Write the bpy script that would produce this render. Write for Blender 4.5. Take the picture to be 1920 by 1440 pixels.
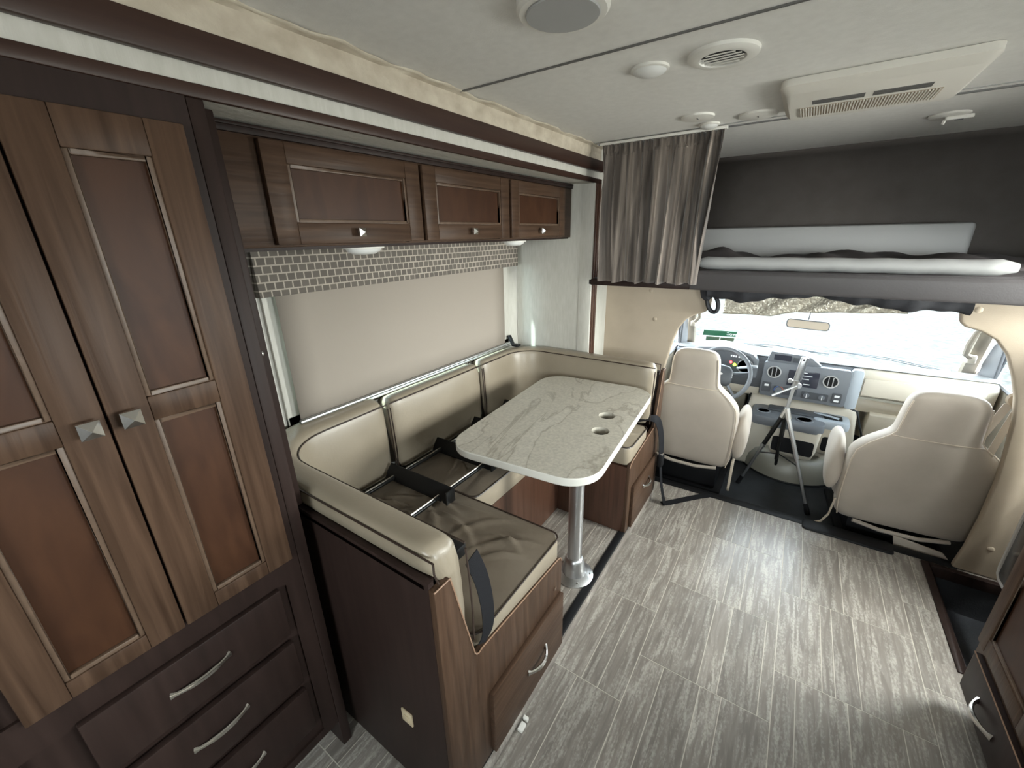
import bpy, bmesh, math, random
from mathutils import Vector, Matrix
random.seed(7)
S = bpy.context.scene
for o in list(bpy.data.objects): bpy.data.objects.remove(o)
COL = S.collection
rad = math.radians

# ---------------------------------------------------------------- camera
CAM = (0.0, 0.0, 1.6)
cd = bpy.data.cameras.new('camera'); cam = bpy.data.objects.new('camera', cd); COL.objects.link(cam)
p_, t_, r_ = rad(19.8427), rad(-34.423), rad(-1.2522)
fw = Vector((math.sin(t_)*math.cos(p_), math.cos(t_)*math.cos(p_), -math.sin(p_)))
rt = Vector((math.cos(t_), -math.sin(t_), 0)); up = rt.cross(fw)
r2 = rt*math.cos(r_) + up*math.sin(r_); u2 = -rt*math.sin(r_) + up*math.cos(r_)
m = Matrix((r2, u2, -fw)).transposed().to_4x4(); m.translation = CAM
cam.matrix_world = m
cd.sensor_fit = 'HORIZONTAL'; cd.sensor_width = 36.0; cd.lens = 773.32/1920*36.0
cd.clip_start = 0.02; cd.clip_end = 300
S.camera = cam

# ---------------------------------------------------------------- world, sun, exposure
S.view_settings.view_transform = 'Standard'; S.view_settings.look = 'None'
S.view_settings.gamma = 1.0; S.view_settings.use_curve_mapping = False
S.view_settings.exposure = 3.7
W = bpy.data.worlds.new('world'); S.world = W; W.use_nodes = True
wn = W.node_tree.nodes; wl = W.node_tree.links
wn.clear()
wo = wn.new('ShaderNodeOutputWorld'); bg = wn.new('ShaderNodeBackground')
tc = wn.new('ShaderNodeTexCoord'); sep = wn.new('ShaderNodeSeparateXYZ'); rp = wn.new('ShaderNodeValToRGB')
wl.new(tc.outputs['Generated'], sep.inputs[0]); wl.new(sep.outputs['Z'], rp.inputs[0])
rp.color_ramp.elements[0].position = 0.0; rp.color_ramp.elements[0].color = (.95, .97, 1.0, 1)
rp.color_ramp.elements[1].position = 0.7; rp.color_ramp.elements[1].color = (.80, .89, 1.0, 1)
wl.new(rp.outputs[0], bg.inputs[0]); bg.inputs[1].default_value = 2.0
wl.new(bg.outputs[0], wo.inputs[0])
sd = bpy.data.lights.new('sun', 'SUN'); so = bpy.data.objects.new('sun', sd); COL.objects.link(so)
sd.energy = 1.6; sd.angle = rad(3); sd.color = (1, .97, .92)
so.rotation_euler = (rad(42), rad(0), rad(-25))

def area(name, loc, rot, sx, sy, e, col=(1, 1, 1)):
    """extra daylight for a window: a soft area light added just outside its pane"""
    l = bpy.data.lights.new(name, 'AREA'); l.shape = 'RECTANGLE'; l.size = sx; l.size_y = sy
    l.energy = e; l.color = col
    o = bpy.data.objects.new(name, l); COL.objects.link(o); o.location = loc; o.rotation_euler = rot
    return o
def portal(name, loc, rot, sx, sy):
    o = area(name, loc, rot, sx, sy, 1); o.data.cycles.is_portal = True; return o
dw = area('door_window_daylight', (1.42, 2.17, 1.36), (0, rad(58), 0), .66, .48, 4.0, (1, .97, .92)); dw.data.spread = rad(130)
kw = area('kitchen_side_fill', (1.42, .65, 1.38), (0, rad(68), 0), .52, .7, 1.15, (1, .98, .95))  # fill added outside an unseen window to lift the left side and ceiling
area('rear_fill', (.25, -1.85, 1.55), (rad(90), 0, 0), 1.1, .55, 1.9, (1, .98, .96))  # unseen rear fill, added to brighten seat backs, bunk and ceiling
portal('added_rear_portal', (.25, -1.80, 1.52), (rad(90), 0, 0), 1.1, .55)
portal('kitchen_window_portal', (1.34, .65, 1.35), (0, rad(90), 0), .55, .7)
portal('windshield_portal', (.17, 3.80, 1.0), (rad(-72), 0, 0), 1.8, .62)
portal('door_window_portal', (1.34, 2.15, 1.3), (0, rad(90), 0), .8, .5)
portal('cab_right_portal', (1.12, 3.0, 1.0), (0, rad(90), 0), .5, .9)
portal('cab_left_portal', (-.78, 3.0, 1.0), (0, rad(-90), 0), .5, .9)

# ---------------------------------------------------------------- materials
def mat(name, col, rough=.5, metal=0.0, col2=None, scale=(6, 6, 6), detail=4, bump=0.0, bscale=None, lo=.3, hi=.7,
        coat=0.0, spec=.5, trans=0.0, obj_rand=0.0, emis=None, dist=0.0, world=False, sheen=0.0):
    M = bpy.data.materials.new(name); M.use_nodes = True
    N = M.node_tree.nodes; L = M.node_tree.links; b = N['Principled BSDF']
    b.inputs['Roughness'].default_value = rough; b.inputs['Metallic'].default_value = metal
    b.inputs['Specular IOR Level'].default_value = spec
    b.inputs['Coat Weight'].default_value = coat; b.inputs['Coat Roughness'].default_value = .2
    b.inputs['Sheen Weight'].default_value = sheen
    b.inputs['Base Color'].default_value = (*col, 1)
    if emis: b.inputs['Emission Color'].default_value = (*emis[0], 1); b.inputs['Emission Strength'].default_value = emis[1]
    if col2 or bump:
        if world:
            g = N.new('ShaderNodeNewGeometry'); src = g.outputs['Position']
        else:
            t = N.new('ShaderNodeTexCoord'); src = t.outputs['Object']
        mp = N.new('ShaderNodeMapping'); mp.inputs['Scale'].default_value = scale; L.new(src, mp.inputs[0])
        if obj_rand:
            oi = N.new('ShaderNodeObjectInfo'); ml = N.new('ShaderNodeMath'); ml.operation = 'MULTIPLY'
            ml.inputs[1].default_value = 37.0; L.new(oi.outputs['Random'], ml.inputs[0]); L.new(ml.outputs[0], mp.inputs['Location'])
        nz = N.new('ShaderNodeTexNoise'); nz.inputs['Scale'].default_value = 1; nz.inputs['Detail'].default_value = detail
        nz.inputs['Distortion'].default_value = dist
        L.new(mp.outputs[0], nz.inputs[0])
        if col2:
            r = N.new('ShaderNodeValToRGB'); r.color_ramp.elements[0].position = lo; r.color_ramp.elements[1].position = hi
            r.color_ramp.elements[0].color = (*col, 1); r.color_ramp.elements[1].color = (*col2, 1)
            L.new(nz.outputs[0], r.inputs[0]); out = r.outputs[0]
            if obj_rand:
                hs = N.new('ShaderNodeHueSaturation'); mr = N.new('ShaderNodeMapRange')
                mr.inputs['To Min'].default_value = 1-obj_rand; mr.inputs['To Max'].default_value = 1+obj_rand
                L.new(oi.outputs['Random'], mr.inputs['Value']); L.new(mr.outputs[0], hs.inputs['Value'])
                L.new(out, hs.inputs['Color']); out = hs.outputs[0]
            L.new(out, b.inputs['Base Color'])
        if bump:
            bp = N.new('ShaderNodeBump'); bp.inputs['Strength'].default_value = bump; bp.inputs['Distance'].default_value = .01
            if bscale:
                n2 = N.new('ShaderNodeTexNoise'); n2.inputs['Scale'].default_value = bscale; n2.inputs['Detail'].default_value = 3
                L.new(src, n2.inputs[0]); L.new(n2.outputs[0], bp.inputs['Height'])
            else: L.new(nz.outputs[0], bp.inputs['Height'])
            L.new(bp.outputs[0], b.inputs['Normal'])
    return M

WF1, WF2 = (.042, .023, .014), (.084, .049, .031)
M = {}
M['wood_v'] = mat('wood_vertical_grain', WF1, .42, col2=WF2, scale=(60, 60, 3), detail=6, bump=.12, dist=.6, spec=.16)
M['wood_h'] = mat('wood_horizontal_grain', WF1, .42, col2=WF2, scale=(60, 3, 60), detail=6, bump=.12, dist=.6, spec=.16)
M['wood_x'] = mat('wood_cross_grain', WF1, .42, col2=WF2, scale=(3, 60, 60), detail=6, bump=.12, dist=.6, spec=.16)
M['wood_panel'] = mat('wood_door_panel', (.034, .013, .006), .45, col2=(.058, .024, .011), scale=(14, 14, 5), detail=5, dist=1.2, spec=.22)
M['wood_bead'] = mat('wood_bead', (.085, .053, .034), .4, col2=(.12, .076, .05), scale=(50, 50, 50))
M['wood_dark'] = mat('dark_laminate', (.020, .012, .010), .45, col2=(.030, .018, .015), scale=(40, 40, 3), detail=4, spec=.16)
M['wood_red'] = mat('reddish_laminate', (.050, .022, .013), .36, col2=(.090, .043, .027), scale=(50, 50, 2.5), detail=6, bump=.05, dist=.8)
M['trim_wood'] = mat('trim_wood', (.030, .014, .010), .38, col2=(.046, .023, .016), scale=(50, 3, 50), spec=.35)
M['edge'] = mat('panel_edge_banding', (.28, .17, .11), .3)
M['wallpaper'] = mat('wall_vinyl', (.50, .485, .43), .6, col2=(.57, .55, .50), scale=(90, 90, 14), detail=5, bump=.15)
M['cream_band'] = mat('cream_textured_band', (.42, .36, .28), .8, col2=(.58, .52, .42), scale=(25, 18, 25), detail=8, bump=.7)
M['ceiling'] = mat('ceiling_vinyl', (.68, .665, .63), .6, col2=(.73, .715, .68), scale=(40, 40, 40), bump=.1, bscale=300)
M['ceil_plastic'] = mat('ceiling_plastic', (.72, .70, .65), .4)
M['plastic_cream'] = mat('cream_plastic', (.60, .55, .46), .5, bump=.05, bscale=400)
M['pillar'] = mat('tan_cab_trim', (.20, .175, .135), .6)
M['ac_cream'] = mat('air_conditioner_plastic', (.66, .63, .57), .5)
M['top_pad'] = mat('grey_dash_top', (.16, .165, .165), .6)
M['seam'] = mat('grey_seam', (.12, .115, .11), .6)
M['padded'] = mat('padded_cab_vinyl', (.42, .345, .26), .6, col2=(.46, .38, .29), scale=(8, 8, 8), bump=.15, bscale=350)
M['leather'] = mat('taupe_leather', (.245, .205, .150), .36, col2=(.285, .24, .18), scale=(5, 5, 5), bump=.05, bscale=120, spec=.5)
M['leather_dark'] = mat('seat_top_leather', (.120, .095, .070), .31, col2=(.150, .122, .092), scale=(5, 5, 5), bump=.12, bscale=60, spec=.45)
M['piping'] = mat('dark_piping', (.03, .018, .013), .4)
M['cab_seat'] = mat('cab_seat_cloth', (.40, .345, .285), .62, col2=(.45, .39, .325), scale=(7, 7, 7), bump=.1, bscale=420, sheen=.2)
M['cab_seat_light'] = mat('cab_seat_side_vinyl', (.58, .50, .40), .45)
M['black'] = mat('black_plastic', (.008, .008, .009), .5, spec=.25)
M['black_cloth'] = mat('black_cloth', (.018, .018, .022), .8, col2=(.03, .03, .035), scale=(12, 12, 12), bump=.5)
M['webbing'] = mat('black_webbing', (.012, .012, .014), .8, spec=.15, bump=.3, bscale=500)
M['chrome'] = mat('brushed_nickel', (.62, .60, .57), .22, 1.0)
M['steel'] = mat('satin_steel', (.55, .55, .54), .30, 1.0)
M['aluminium'] = mat('aluminium', (.62, .63, .64), .35, 1.0)
M['rail_dark'] = mat('dark_rail', (.02, .02, .02), .3, .6)
M['grout'] = mat('light_floor_joint', (.55, .51, .44), .5)
M['mat_black'] = mat('black_rubber_mat', (.022, .024, .027), .6, col2=(.032, .034, .038), scale=(20, 20, 20), bump=.2, bscale=200)
M['dash_grey'] = mat('grey_dash_plastic', (.13, .14, .155), .45)
M['dash_dark'] = mat('dark_dash_plastic', (.055, .06, .068), .5)
M['dash_blue'] = mat('pale_dash_end_plastic', (.36, .40, .44), .45)
M['screen'] = mat('dark_screen', (.03, .032, .045), .15)
M['white'] = mat('white_print', (.8, .8, .8), .5)
M['light_grey'] = mat('pale_grey_vinyl', (.36, .36, .355), .5, bump=.1, bscale=20)
M['bunk_dark'] = mat('dark_grey_vinyl', (.075, .068, .070), .55, bump=.1, bscale=200)
M['bunk_shell'] = mat('bunk_liner_fabric', (.105, .092, .084), .9, spec=.2, col2=(.12, .106, .098), scale=(10, 10, 10), bump=.2, bscale=300)
M['bedding'] = mat('dark_bedding', (.035, .030, .032), .8, col2=(.06, .05, .05), scale=(9, 9, 9), bump=.6)
M['rubber_beige'] = mat('grey_beige_rubber', (.25, .235, .195), .4, bump=.1, bscale=25)
M['green'] = mat('green_print', (.006, .09, .035), .4)
M['green_pale'] = mat('pale_green_print', (.05, .075, .035), .5)
M['red_lamp'] = mat('red_telltale', (.6, .02, .02), .4, emis=((1, .03, .03), 1.5))
M['green_lamp'] = mat('green_telltale', (.2, .6, .02), .4, emis=((.35, 1, .02), 1.5))
M['heat_red'] = mat('red_scale_print', (.45, .12, .08), .5)
M['heat_blue'] = mat('blue_scale_print', (.08, .16, .45), .5)
M['ground'] = mat('speckled_asphalt', (.020, .021, .0195), .95, spec=.05, lo=.35, hi=.62, col2=(.044, .045, .042), scale=(9, 9, 9), detail=8, world=True)
M['paint_white'] = mat('white_vehicle_paint', (.75, .75, .74), .25, coat=.5)
M['silver_foil'] = mat('silver_quilted_foil', (.55, .50, .40), .3, .6, col2=(.8, .76, .66), scale=(70, 70, 70), bump=1.0)
M['lens'] = mat('frosted_lamp_lens', (.72, .72, .70), .35)
M['sticker'] = mat('cream_outlet_plastic', (.55, .45, .30), .5)
M['mirror'] = mat('mirror_glass', (.8, .82, .8), .04, 1.0)
M['table_edge'] = mat('table_edge', (.60, .58, .53), .4, bump=.1, bscale=60)

def floor_mat():
    Mx = bpy.data.materials.new('grey_wood_look_vinyl'); Mx.use_nodes = True
    N = Mx.node_tree.nodes; L = Mx.node_tree.links; b = N['Principled BSDF']
    g = N.new('ShaderNodeNewGeometry'); oi = N.new('ShaderNodeObjectInfo')
    mul = N.new('ShaderNodeVectorMath'); mul.operation = 'SCALE'
    cx = N.new('ShaderNodeCombineXYZ')
    for i in range(3): L.new(oi.outputs['Random'], cx.inputs[i])
    L.new(cx.outputs[0], mul.inputs[0]); mul.inputs['Scale'].default_value = 23
    ad = N.new('ShaderNodeVectorMath'); ad.operation = 'ADD'; L.new(g.outputs['Position'], ad.inputs[0]); L.new(mul.outputs[0], ad.inputs[1])
    def nz(sc, det, dist=0):
        mp = N.new('ShaderNodeMapping'); mp.inputs['Scale'].default_value = sc; L.new(ad.outputs[0], mp.inputs[0])
        n = N.new('ShaderNodeTexNoise'); n.inputs['Scale'].default_value = 1; n.inputs['Detail'].default_value = det; n.inputs['Distortion'].default_value = dist
        L.new(mp.outputs[0], n.inputs[0]); return n.outputs[0]
    a = nz((60, 6, 5), 9, .9); c = nz((170, 80, 50), 6, .4); d = nz((45, 2.6, 5), 4, .5)
    r1 = N.new('ShaderNodeValToRGB'); e = r1.color_ramp.elements
    e[0].position = .34; e[0].color = (.185, .162, .140, 1); e[1].position = .66; e[1].color = (.275, .245, .215, 1)
    L.new(a, r1.inputs[0])
    # white flecks that follow the grain
    mm = N.new('ShaderNodeMath'); mm.operation = 'MULTIPLY'; L.new(c, mm.inputs[0]); L.new(a, mm.inputs[1])
    m3 = N.new('ShaderNodeMath'); m3.operation = 'MULTIPLY'; L.new(mm.outputs[0], m3.inputs[0]); L.new(d, m3.inputs[1])
    r2_ = N.new('ShaderNodeValToRGB'); e = r2_.color_ramp.elements; e[0].position = .115; e[0].color = (0, 0, 0, 1); e[1].position = .21; e[1].color = (.7, .7, .7, 1)
    L.new(m3.outputs[0], r2_.inputs[0])
    mx = N.new('ShaderNodeMix'); mx.data_type = 'RGBA'; L.new(r2_.outputs[0], mx.inputs['Factor'])
    L.new(r1.outputs[0], mx.inputs[6]); mx.inputs[7].default_value = (.47, .44, .39, 1)
    hs = N.new('ShaderNodeHueSaturation'); mr = N.new('ShaderNodeMapRange'); mr.inputs['To Min'].default_value = .86; mr.inputs['To Max'].default_value = 1.14
    L.new(oi.outputs['Random'], mr.inputs['Value']); L.new(mr.outputs[0], hs.inputs['Value']); L.new(mx.outputs[2], hs.inputs['Color'])
    L.new(hs.outputs[0], b.inputs['Base Color'])
    b.inputs['Roughness'].default_value = .33; b.inputs['Specular IOR Level'].default_value = .85
    bp = N.new('ShaderNodeBump'); bp.inputs['Strength'].default_value = .15; bp.inputs['Distance'].default_value = .004
    L.new(a, bp.inputs['Height']); L.new(bp.outputs[0], b.inputs['Normal'])
    return Mx
M['floor'] = floor_mat()

def marble():
    Mx = bpy.data.materials.new('veined_laminate'); Mx.use_nodes = True
    N = Mx.node_tree.nodes; L = Mx.node_tree.links; b = N['Principled BSDF']
    t = N.new('ShaderNodeTexCoord'); mp = N.new('ShaderNodeMapping'); mp.inputs['Scale'].default_value = (2.4, 1.1, 1); mp.inputs['Rotation'].default_value = (0, 0, .5)
    L.new(t.outputs['Object'], mp.inputs[0])
    n = N.new('ShaderNodeTexNoise'); n.inputs['Scale'].default_value = 1.0; n.inputs['Detail'].default_value = 6; n.inputs['Distortion'].default_value = 1.6
    L.new(mp.outputs[0], n.inputs[0])
    r = N.new('ShaderNodeValToRGB'); cr = r.color_ramp
    cr.elements[0].position = .46; cr.elements[0].color = (.44, .41, .345, 1)
    cr.elements[1].position = .54; cr.elements[1].color = (.47, .44, .375, 1)
    e = cr.elements.new(.495); e.color = (.30, .27, .22, 1)
    e = cr.elements.new(.48); e.color = (.44, .41, .345, 1)
    e = cr.elements.new(.51); e.color = (.46, .43, .365, 1)
    L.new(n.outputs[0], r.inputs[0])
    n2 = N.new('ShaderNodeTexNoise'); n2.inputs['Scale'].default_value = 90; n2.inputs['Detail'].default_value = 4; L.new(t.outputs['Object'], n2.inputs[0])
    mx = N.new('ShaderNodeMix'); mx.data_type = 'RGBA'; mx.blend_type = 'OVERLAY'; mx.inputs['Factor'].default_value = .35
    L.new(r.outputs[0], mx.inputs[6]); L.new(n2.outputs[0], mx.inputs[7]); L.new(mx.outputs[2], b.inputs['Base Color'])
    b.inputs['Roughness'].default_value = .38
    return Mx
M['marble'] = marble()

def glass(name, tint, refl=.06):
    Mx = bpy.data.materials.new(name); Mx.use_nodes = True
    N = Mx.node_tree.nodes; L = Mx.node_tree.links; N.clear()
    o = N.new('ShaderNodeOutputMaterial'); t = N.new('ShaderNodeBsdfTransparent'); t.inputs[0].default_value = (*tint, 1)
    gl = N.new('ShaderNodeBsdfGlossy'); gl.inputs['Roughness'].default_value = .02
    mx = N.new('ShaderNodeMixShader'); mx.inputs[0].default_value = refl
    L.new(t.outputs[0], mx.inputs[1]); L.new(gl.outputs[0], mx.inputs[2]); L.new(mx.outputs[0], o.inputs[0])
    return Mx
M['glass'] = glass('window_glass', (.95, .98, .97)); M['glass_tint'] = glass('tinted_glass', (.70, .80, .80))

def shade_mat():
    Mx = bpy.data.materials.new('roller_shade_fabric'); Mx.use_nodes = True
    N = Mx.node_tree.nodes; L = Mx.node_tree.links; N.clear()
    o = N.new('ShaderNodeOutputMaterial'); d = N.new('ShaderNodeBsdfDiffuse'); t = N.new('ShaderNodeBsdfTranslucent')
    d.inputs[0].default_value = (.36, .315, .27, 1); t.inputs[0].default_value = (.40, .35, .31, 1)
    mx = N.new('ShaderNodeMixShader'); mx.inputs[0].default_value = .12
    L.new(d.outputs[0], mx.inputs[1]); L.new(t.outputs[0], mx.inputs[2]); L.new(mx.outputs[0], o.inputs[0])
    return Mx
M['shade'] = shade_mat()

def curtain_mat():
    Mx = mat('curtain_mottle_fold_shade', (.055, .042, .034), .8, col2=(.33, .275, .235), scale=(26, 5, 1.3), detail=6, lo=.38, hi=.66, dist=.8, sheen=.3)  # mottled cloth; colour contrast widened to paint in fold highlights and shade
    return Mx
M['curtain'] = curtain_mat()
def valance_mat():
    Mx = bpy.data.materials.new('valance_weave'); Mx.use_nodes = True
    N = Mx.node_tree.nodes; L = Mx.node_tree.links; b = N['Principled BSDF']
    t = N.new('ShaderNodeTexCoord'); s = N.new('ShaderNodeSeparateXYZ'); L.new(t.outputs['Object'], s.inputs[0])
    c = N.new('ShaderNodeCombineXYZ'); L.new(s.outputs['Y'], c.inputs[0]); L.new(s.outputs['Z'], c.inputs[1])
    br = N.new('ShaderNodeTexBrick'); br.offset = .5; br.inputs['Scale'].default_value = 1
    br.inputs['Brick Width'].default_value = .030; br.inputs['Row Height'].default_value = .026; br.inputs['Mortar Size'].default_value = .0028
    br.inputs['Mortar Smooth'].default_value = .4
    br.inputs['Color1'].default_value = (.115, .100, .085, 1); br.inputs['Color2'].default_value = (.15, .13, .11, 1); br.inputs['Mortar'].default_value = (.42, .37, .31, 1)
    L.new(c.outputs[0], br.inputs[0]); L.new(br.outputs[0], b.inputs['Base Color']); b.inputs['Roughness'].default_value = .85
    return Mx
M['valance'] = valance_mat()

# ---------------------------------------------------------------- mesh builder
class B:
    def __init__(s): s.v = []; s.f = []
    def add(s, vs, fs):
        n = len(s.v); s.v += [tuple(v) for v in vs]; s.f += [tuple(i+n for i in f) for f in fs]; return s
    def box(s, x0, x1, y0, y1, z0, z1):
        vs = [(x, y, z) for x in (x0, x1) for y in (y0, y1) for z in (z0, z1)]
        return s.add(vs, [(0, 1, 3, 2), (4, 6, 7, 5), (0, 4, 5, 1), (2, 3, 7, 6), (0, 2, 6, 4), (1, 5, 7, 3)])
    def prism(s, ax, poly, a, b):
        """poly in the two remaining axes (in xyz order), extruded along ax from a to b"""
        def P(u, w, k): return {0: (k, u, w), 1: (u, k, w), 2: (u, w, k)}[ax]
        n = len(poly); vs = [P(u, w, a) for u, w in poly]+[P(u, w, b) for u, w in poly]
        return s.add(vs, [tuple(range(n))[::-1], tuple(range(n, 2*n))]+[(i, (i+1) % n, n+(i+1) % n, n+i) for i in range(n)])
    def loft(s, rings, cap=True, closed=False):
        n = len(rings[0]); vs = [p for r in rings for p in r]; fs = []
        k = len(rings)
        for i in range(k if closed else k-1):
            for j in range(n):
                a, b_ = i*n, ((i+1) % k)*n
                fs.append((a+j, a+(j+1) % n, b_+(j+1) % n, b_+j))
        if cap and not closed: fs += [tuple(range(n))[::-1], tuple(range((k-1)*n, k*n))]
        return s.add(vs, fs)
    def tube(s, pts, r, n=8, closed=False, flat=None):
        pts = [Vector(p) for p in pts]; rings = []; k = len(pts); prev = None
        rr = r if isinstance(r, (list, tuple)) else [r]*k
        for i in range(k):
            if closed: t = pts[(i+1) % k]-pts[i-1]
            else: t = pts[min(i+1, k-1)]-pts[max(i-1, 0)]
            t.normalize()
            if prev is None:
                a = Vector((0, 0, 1)) if abs(t.z) < .9 else Vector((1, 0, 0))
                u = t.cross(a).normalized()
            else:
                u = (prev-t*prev.dot(t)).normalized()
            prev = u; w = t.cross(u)
            rings.append([pts[i]+(u*math.cos(2*math.pi*j/n)+w*math.sin(2*math.pi*j/n)*(flat or 1))*rr[i] for j in range(n)])
        return s.loft(rings, True, closed)
    def ribbon(s, pts, w, t, up=(0, 0, 1)):
        """flat strap through pts: width w along the side direction, thickness t"""
        pts = [Vector(p) for p in pts]; rings = []; k = len(pts)
        for i in range(k):
            d = (pts[min(i+1, k-1)]-pts[max(i-1, 0)]).normalized(); side = Vector(up)
            side = (side-d*side.dot(d)).normalized(); nn = d.cross(side)
            rings.append([pts[i]+side*a*w/2+nn*b_*t/2 for a, b_ in ((-1, -1), (1, -1), (1, 1), (-1, 1))])
        return s.loft(rings)
    def lathe(s, c, prof, ax=2, n=24, rx=1.0, ry=1.0, cap=True):
        rings = []
        for r, h in prof:
            ring = []
            for j in range(n):
                a = 2*math.pi*j/n; u, w = r*rx*math.cos(a), r*ry*math.sin(a)
                ring.append({0: (c[0]+h, c[1]+u, c[2]+w), 1: (c[0]+u, c[1]+h, c[2]+w), 2: (c[0]+u, c[1]+w, c[2]+h)}[ax])
            rings.append(ring)
        return s.loft(rings, cap)
    def rbox(s, x0, x1, y0, y1, z0, z1, r, n=4, rz=None):
        """box with corners rounded in plan (and softened top/bottom edges rz)"""
        def plan(ins):
            q = []
            for cx, cy, a0 in ((x1-r, y1-r, 0), (x0+r, y1-r, 90), (x0+r, y0+r, 180), (x1-r, y0+r, 270)):
                for i in range(n+1):
                    a = rad(a0+90*i/n); q.append((cx+(r-ins)*math.cos(a), cy+(r-ins)*math.sin(a)))
            return q
        rz = rz if rz is not None else min(r*.4, (z1-z0)*.3)
        rings = []
        for ins, z in ((rz, z0), (rz*.3, z0+rz*.3), (0, z0+rz), (0, z1-rz), (rz*.3, z1-rz*.3), (rz, z1)):
            rings.append([(x, y, z) for x, y in plan(ins)])
        return s.loft(rings)
    def grid(s, fn, nu, nv):
        vs = [fn(i/nu, j/nv) for j in range(nv+1) for i in range(nu+1)]
        return s.add(vs, [(j*(nu+1)+i, j*(nu+1)+i+1, (j+1)*(nu+1)+i+1, (j+1)*(nu+1)+i) for j in range(nv) for i in range(nu)])
    def xf(s, fn): s.v = [tuple(fn(Vector(v))) for v in s.v]; return s
    def build(s, name, m, parent=None, bevel=0, seg=2, smooth=40, sub=0, solid=0, kind=None, label=None):
        if parent is not None: org = Vector(parent['o'])
        else:
            xs = list(zip(*s.v)); org = Vector(((min(xs[0])+max(xs[0]))/2, (min(xs[1])+max(xs[1]))/2, min(xs[2])))
        bm = bmesh.new()
        vs = [bm.verts.new(Vector(v)-org) for v in s.v]
        for f in s.f:
            try: bm.faces.new([vs[i] for i in f])
            except ValueError: pass
        bmesh.ops.remove_doubles(bm, verts=bm.verts, dist=1e-6)
        bmesh.ops.recalc_face_normals(bm, faces=bm.faces)
        if bevel:
            es = [e for e in bm.edges if len(e.link_faces) == 2 and e.calc_face_angle(0) > rad(30)]
            bmesh.ops.bevel(bm, geom=es, offset=bevel, segments=seg, affect='EDGES', profile=.5, clamp_overlap=True)
        me = bpy.data.meshes.new(name); bm.to_mesh(me); bm.free()
        me.materials.append(M[m] if isinstance(m, str) else m)
        if smooth:
            for p in me.polygons: p.use_smooth = True
            me.set_sharp_from_angle(angle=rad(smooth))
        o = bpy.data.objects.new(name, me); COL.objects.link(o)
        if parent is not None:
            o.parent = parent; o['o'] = parent['o']
        else: o.location = org; o['o'] = tuple(org)
        if solid:
            md = o.modifiers.new('thickness', 'SOLIDIFY'); md.thickness = solid; md.offset = 0
        if sub:
            md = o.modifiers.new('soft', 'SUBSURF'); md.levels = sub; md.render_levels = sub
        if kind: o['kind'] = kind
        if label: o['label'] = label
        return o
def tag(o, label, cat, group=None, kind=None):
    o['label'] = label; o['category'] = cat
    if group: o['group'] = group
    if kind: o['kind'] = kind
    return o
def thing(name, loc, label, cat, group=None):
    o = bpy.data.objects.new(name, None); COL.objects.link(o); o.location = loc; o['o'] = tuple(loc)
    o.empty_display_size = .05
    return tag(o, label, cat, group)
def struct(b, name, m, **k): return b.build(name, m, kind='structure', **k)
def text(parent, name, s, loc, size, m, rot, ext=.0005, align='CENTER'):
    c = bpy.data.curves.new(name, 'FONT'); c.body = s; c.size = size; c.extrude = ext; c.align_x = align; c.align_y = 'CENTER'
    o = bpy.data.objects.new(name, c)
    COL.objects.link(o)
    dg = bpy.context.evaluated_depsgraph_get(); me = bpy.data.meshes.new_from_object(o.evaluated_get(dg))
    bpy.data.objects.remove(o)
    o = bpy.data.objects.new(name, me); COL.objects.link(o); me.materials.clear(); me.materials.append(M[m])
    o.parent = parent; o.location = Vector(loc)-Vector(parent['o']); o.rotation_euler = rot
    return o

# ================================================================ SETTING
# ---- main floor: base sheet and individual planks
fl = B()
fl.box(-1.62, .775, -1.7, 2.549, -.05, -.0008); fl.box(.775, 1.30, -1.7, 1.86, -.05, -.0008); fl.box(.775, 1.30, 2.515, 2.549, -.05, -.0008)
FLOOR = struct(fl, 'floor', 'grout')
GAP = .0030
def plank(x0, x1, y0, y1, z=0.0, parent=None, h=.006):
    if x1-x0 < .008 or y1-y0 < .01: return
    b = B().box(x0, x1, y0, y1, z-h, z); return b.build('plank', 'floor', parent, smooth=0)
def cut_planks(x0, x1, y0, y1):
    # the stair well takes a bite out of the floor
    if x1 > .775 and y1 > 1.86 and y0 < 2.515:
        if y0 < 1.86: plank(x0, x1, y0, 1.86, 0, FLOOR)
        if y1 > 2.515: plank(x0, x1, 2.515, y1, 0, FLOOR)
        if x0 < .775: plank(x0, .775, max(y0, 1.86), min(y1, 2.515), 0, FLOOR)
    else: plank(x0, x1, y0, y1, 0, FLOOR)
PAT = {  # inner joints measured per square of the sheet
 'A': {2.16: (-.148, -.055, .030), 1.71: (-.148, -.032, .037), 1.26: (-.054, .014, .144), .81: (-.172, -.041, .032)},
 'B': {2.38: (.266, .390), 1.93: (.266, .422, .573), 1.48: (.335, .375, .450), 1.03: (.254, .408, .558)},
 'C': {2.155: (.720, .763), 1.71: (.693, .98), 1.26: (.73, .95)},
 'D': {1.945: (-.40,), 1.495: (-.335,), 1.045: (-.425, -.36), .595: (-.44,)}}
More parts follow.
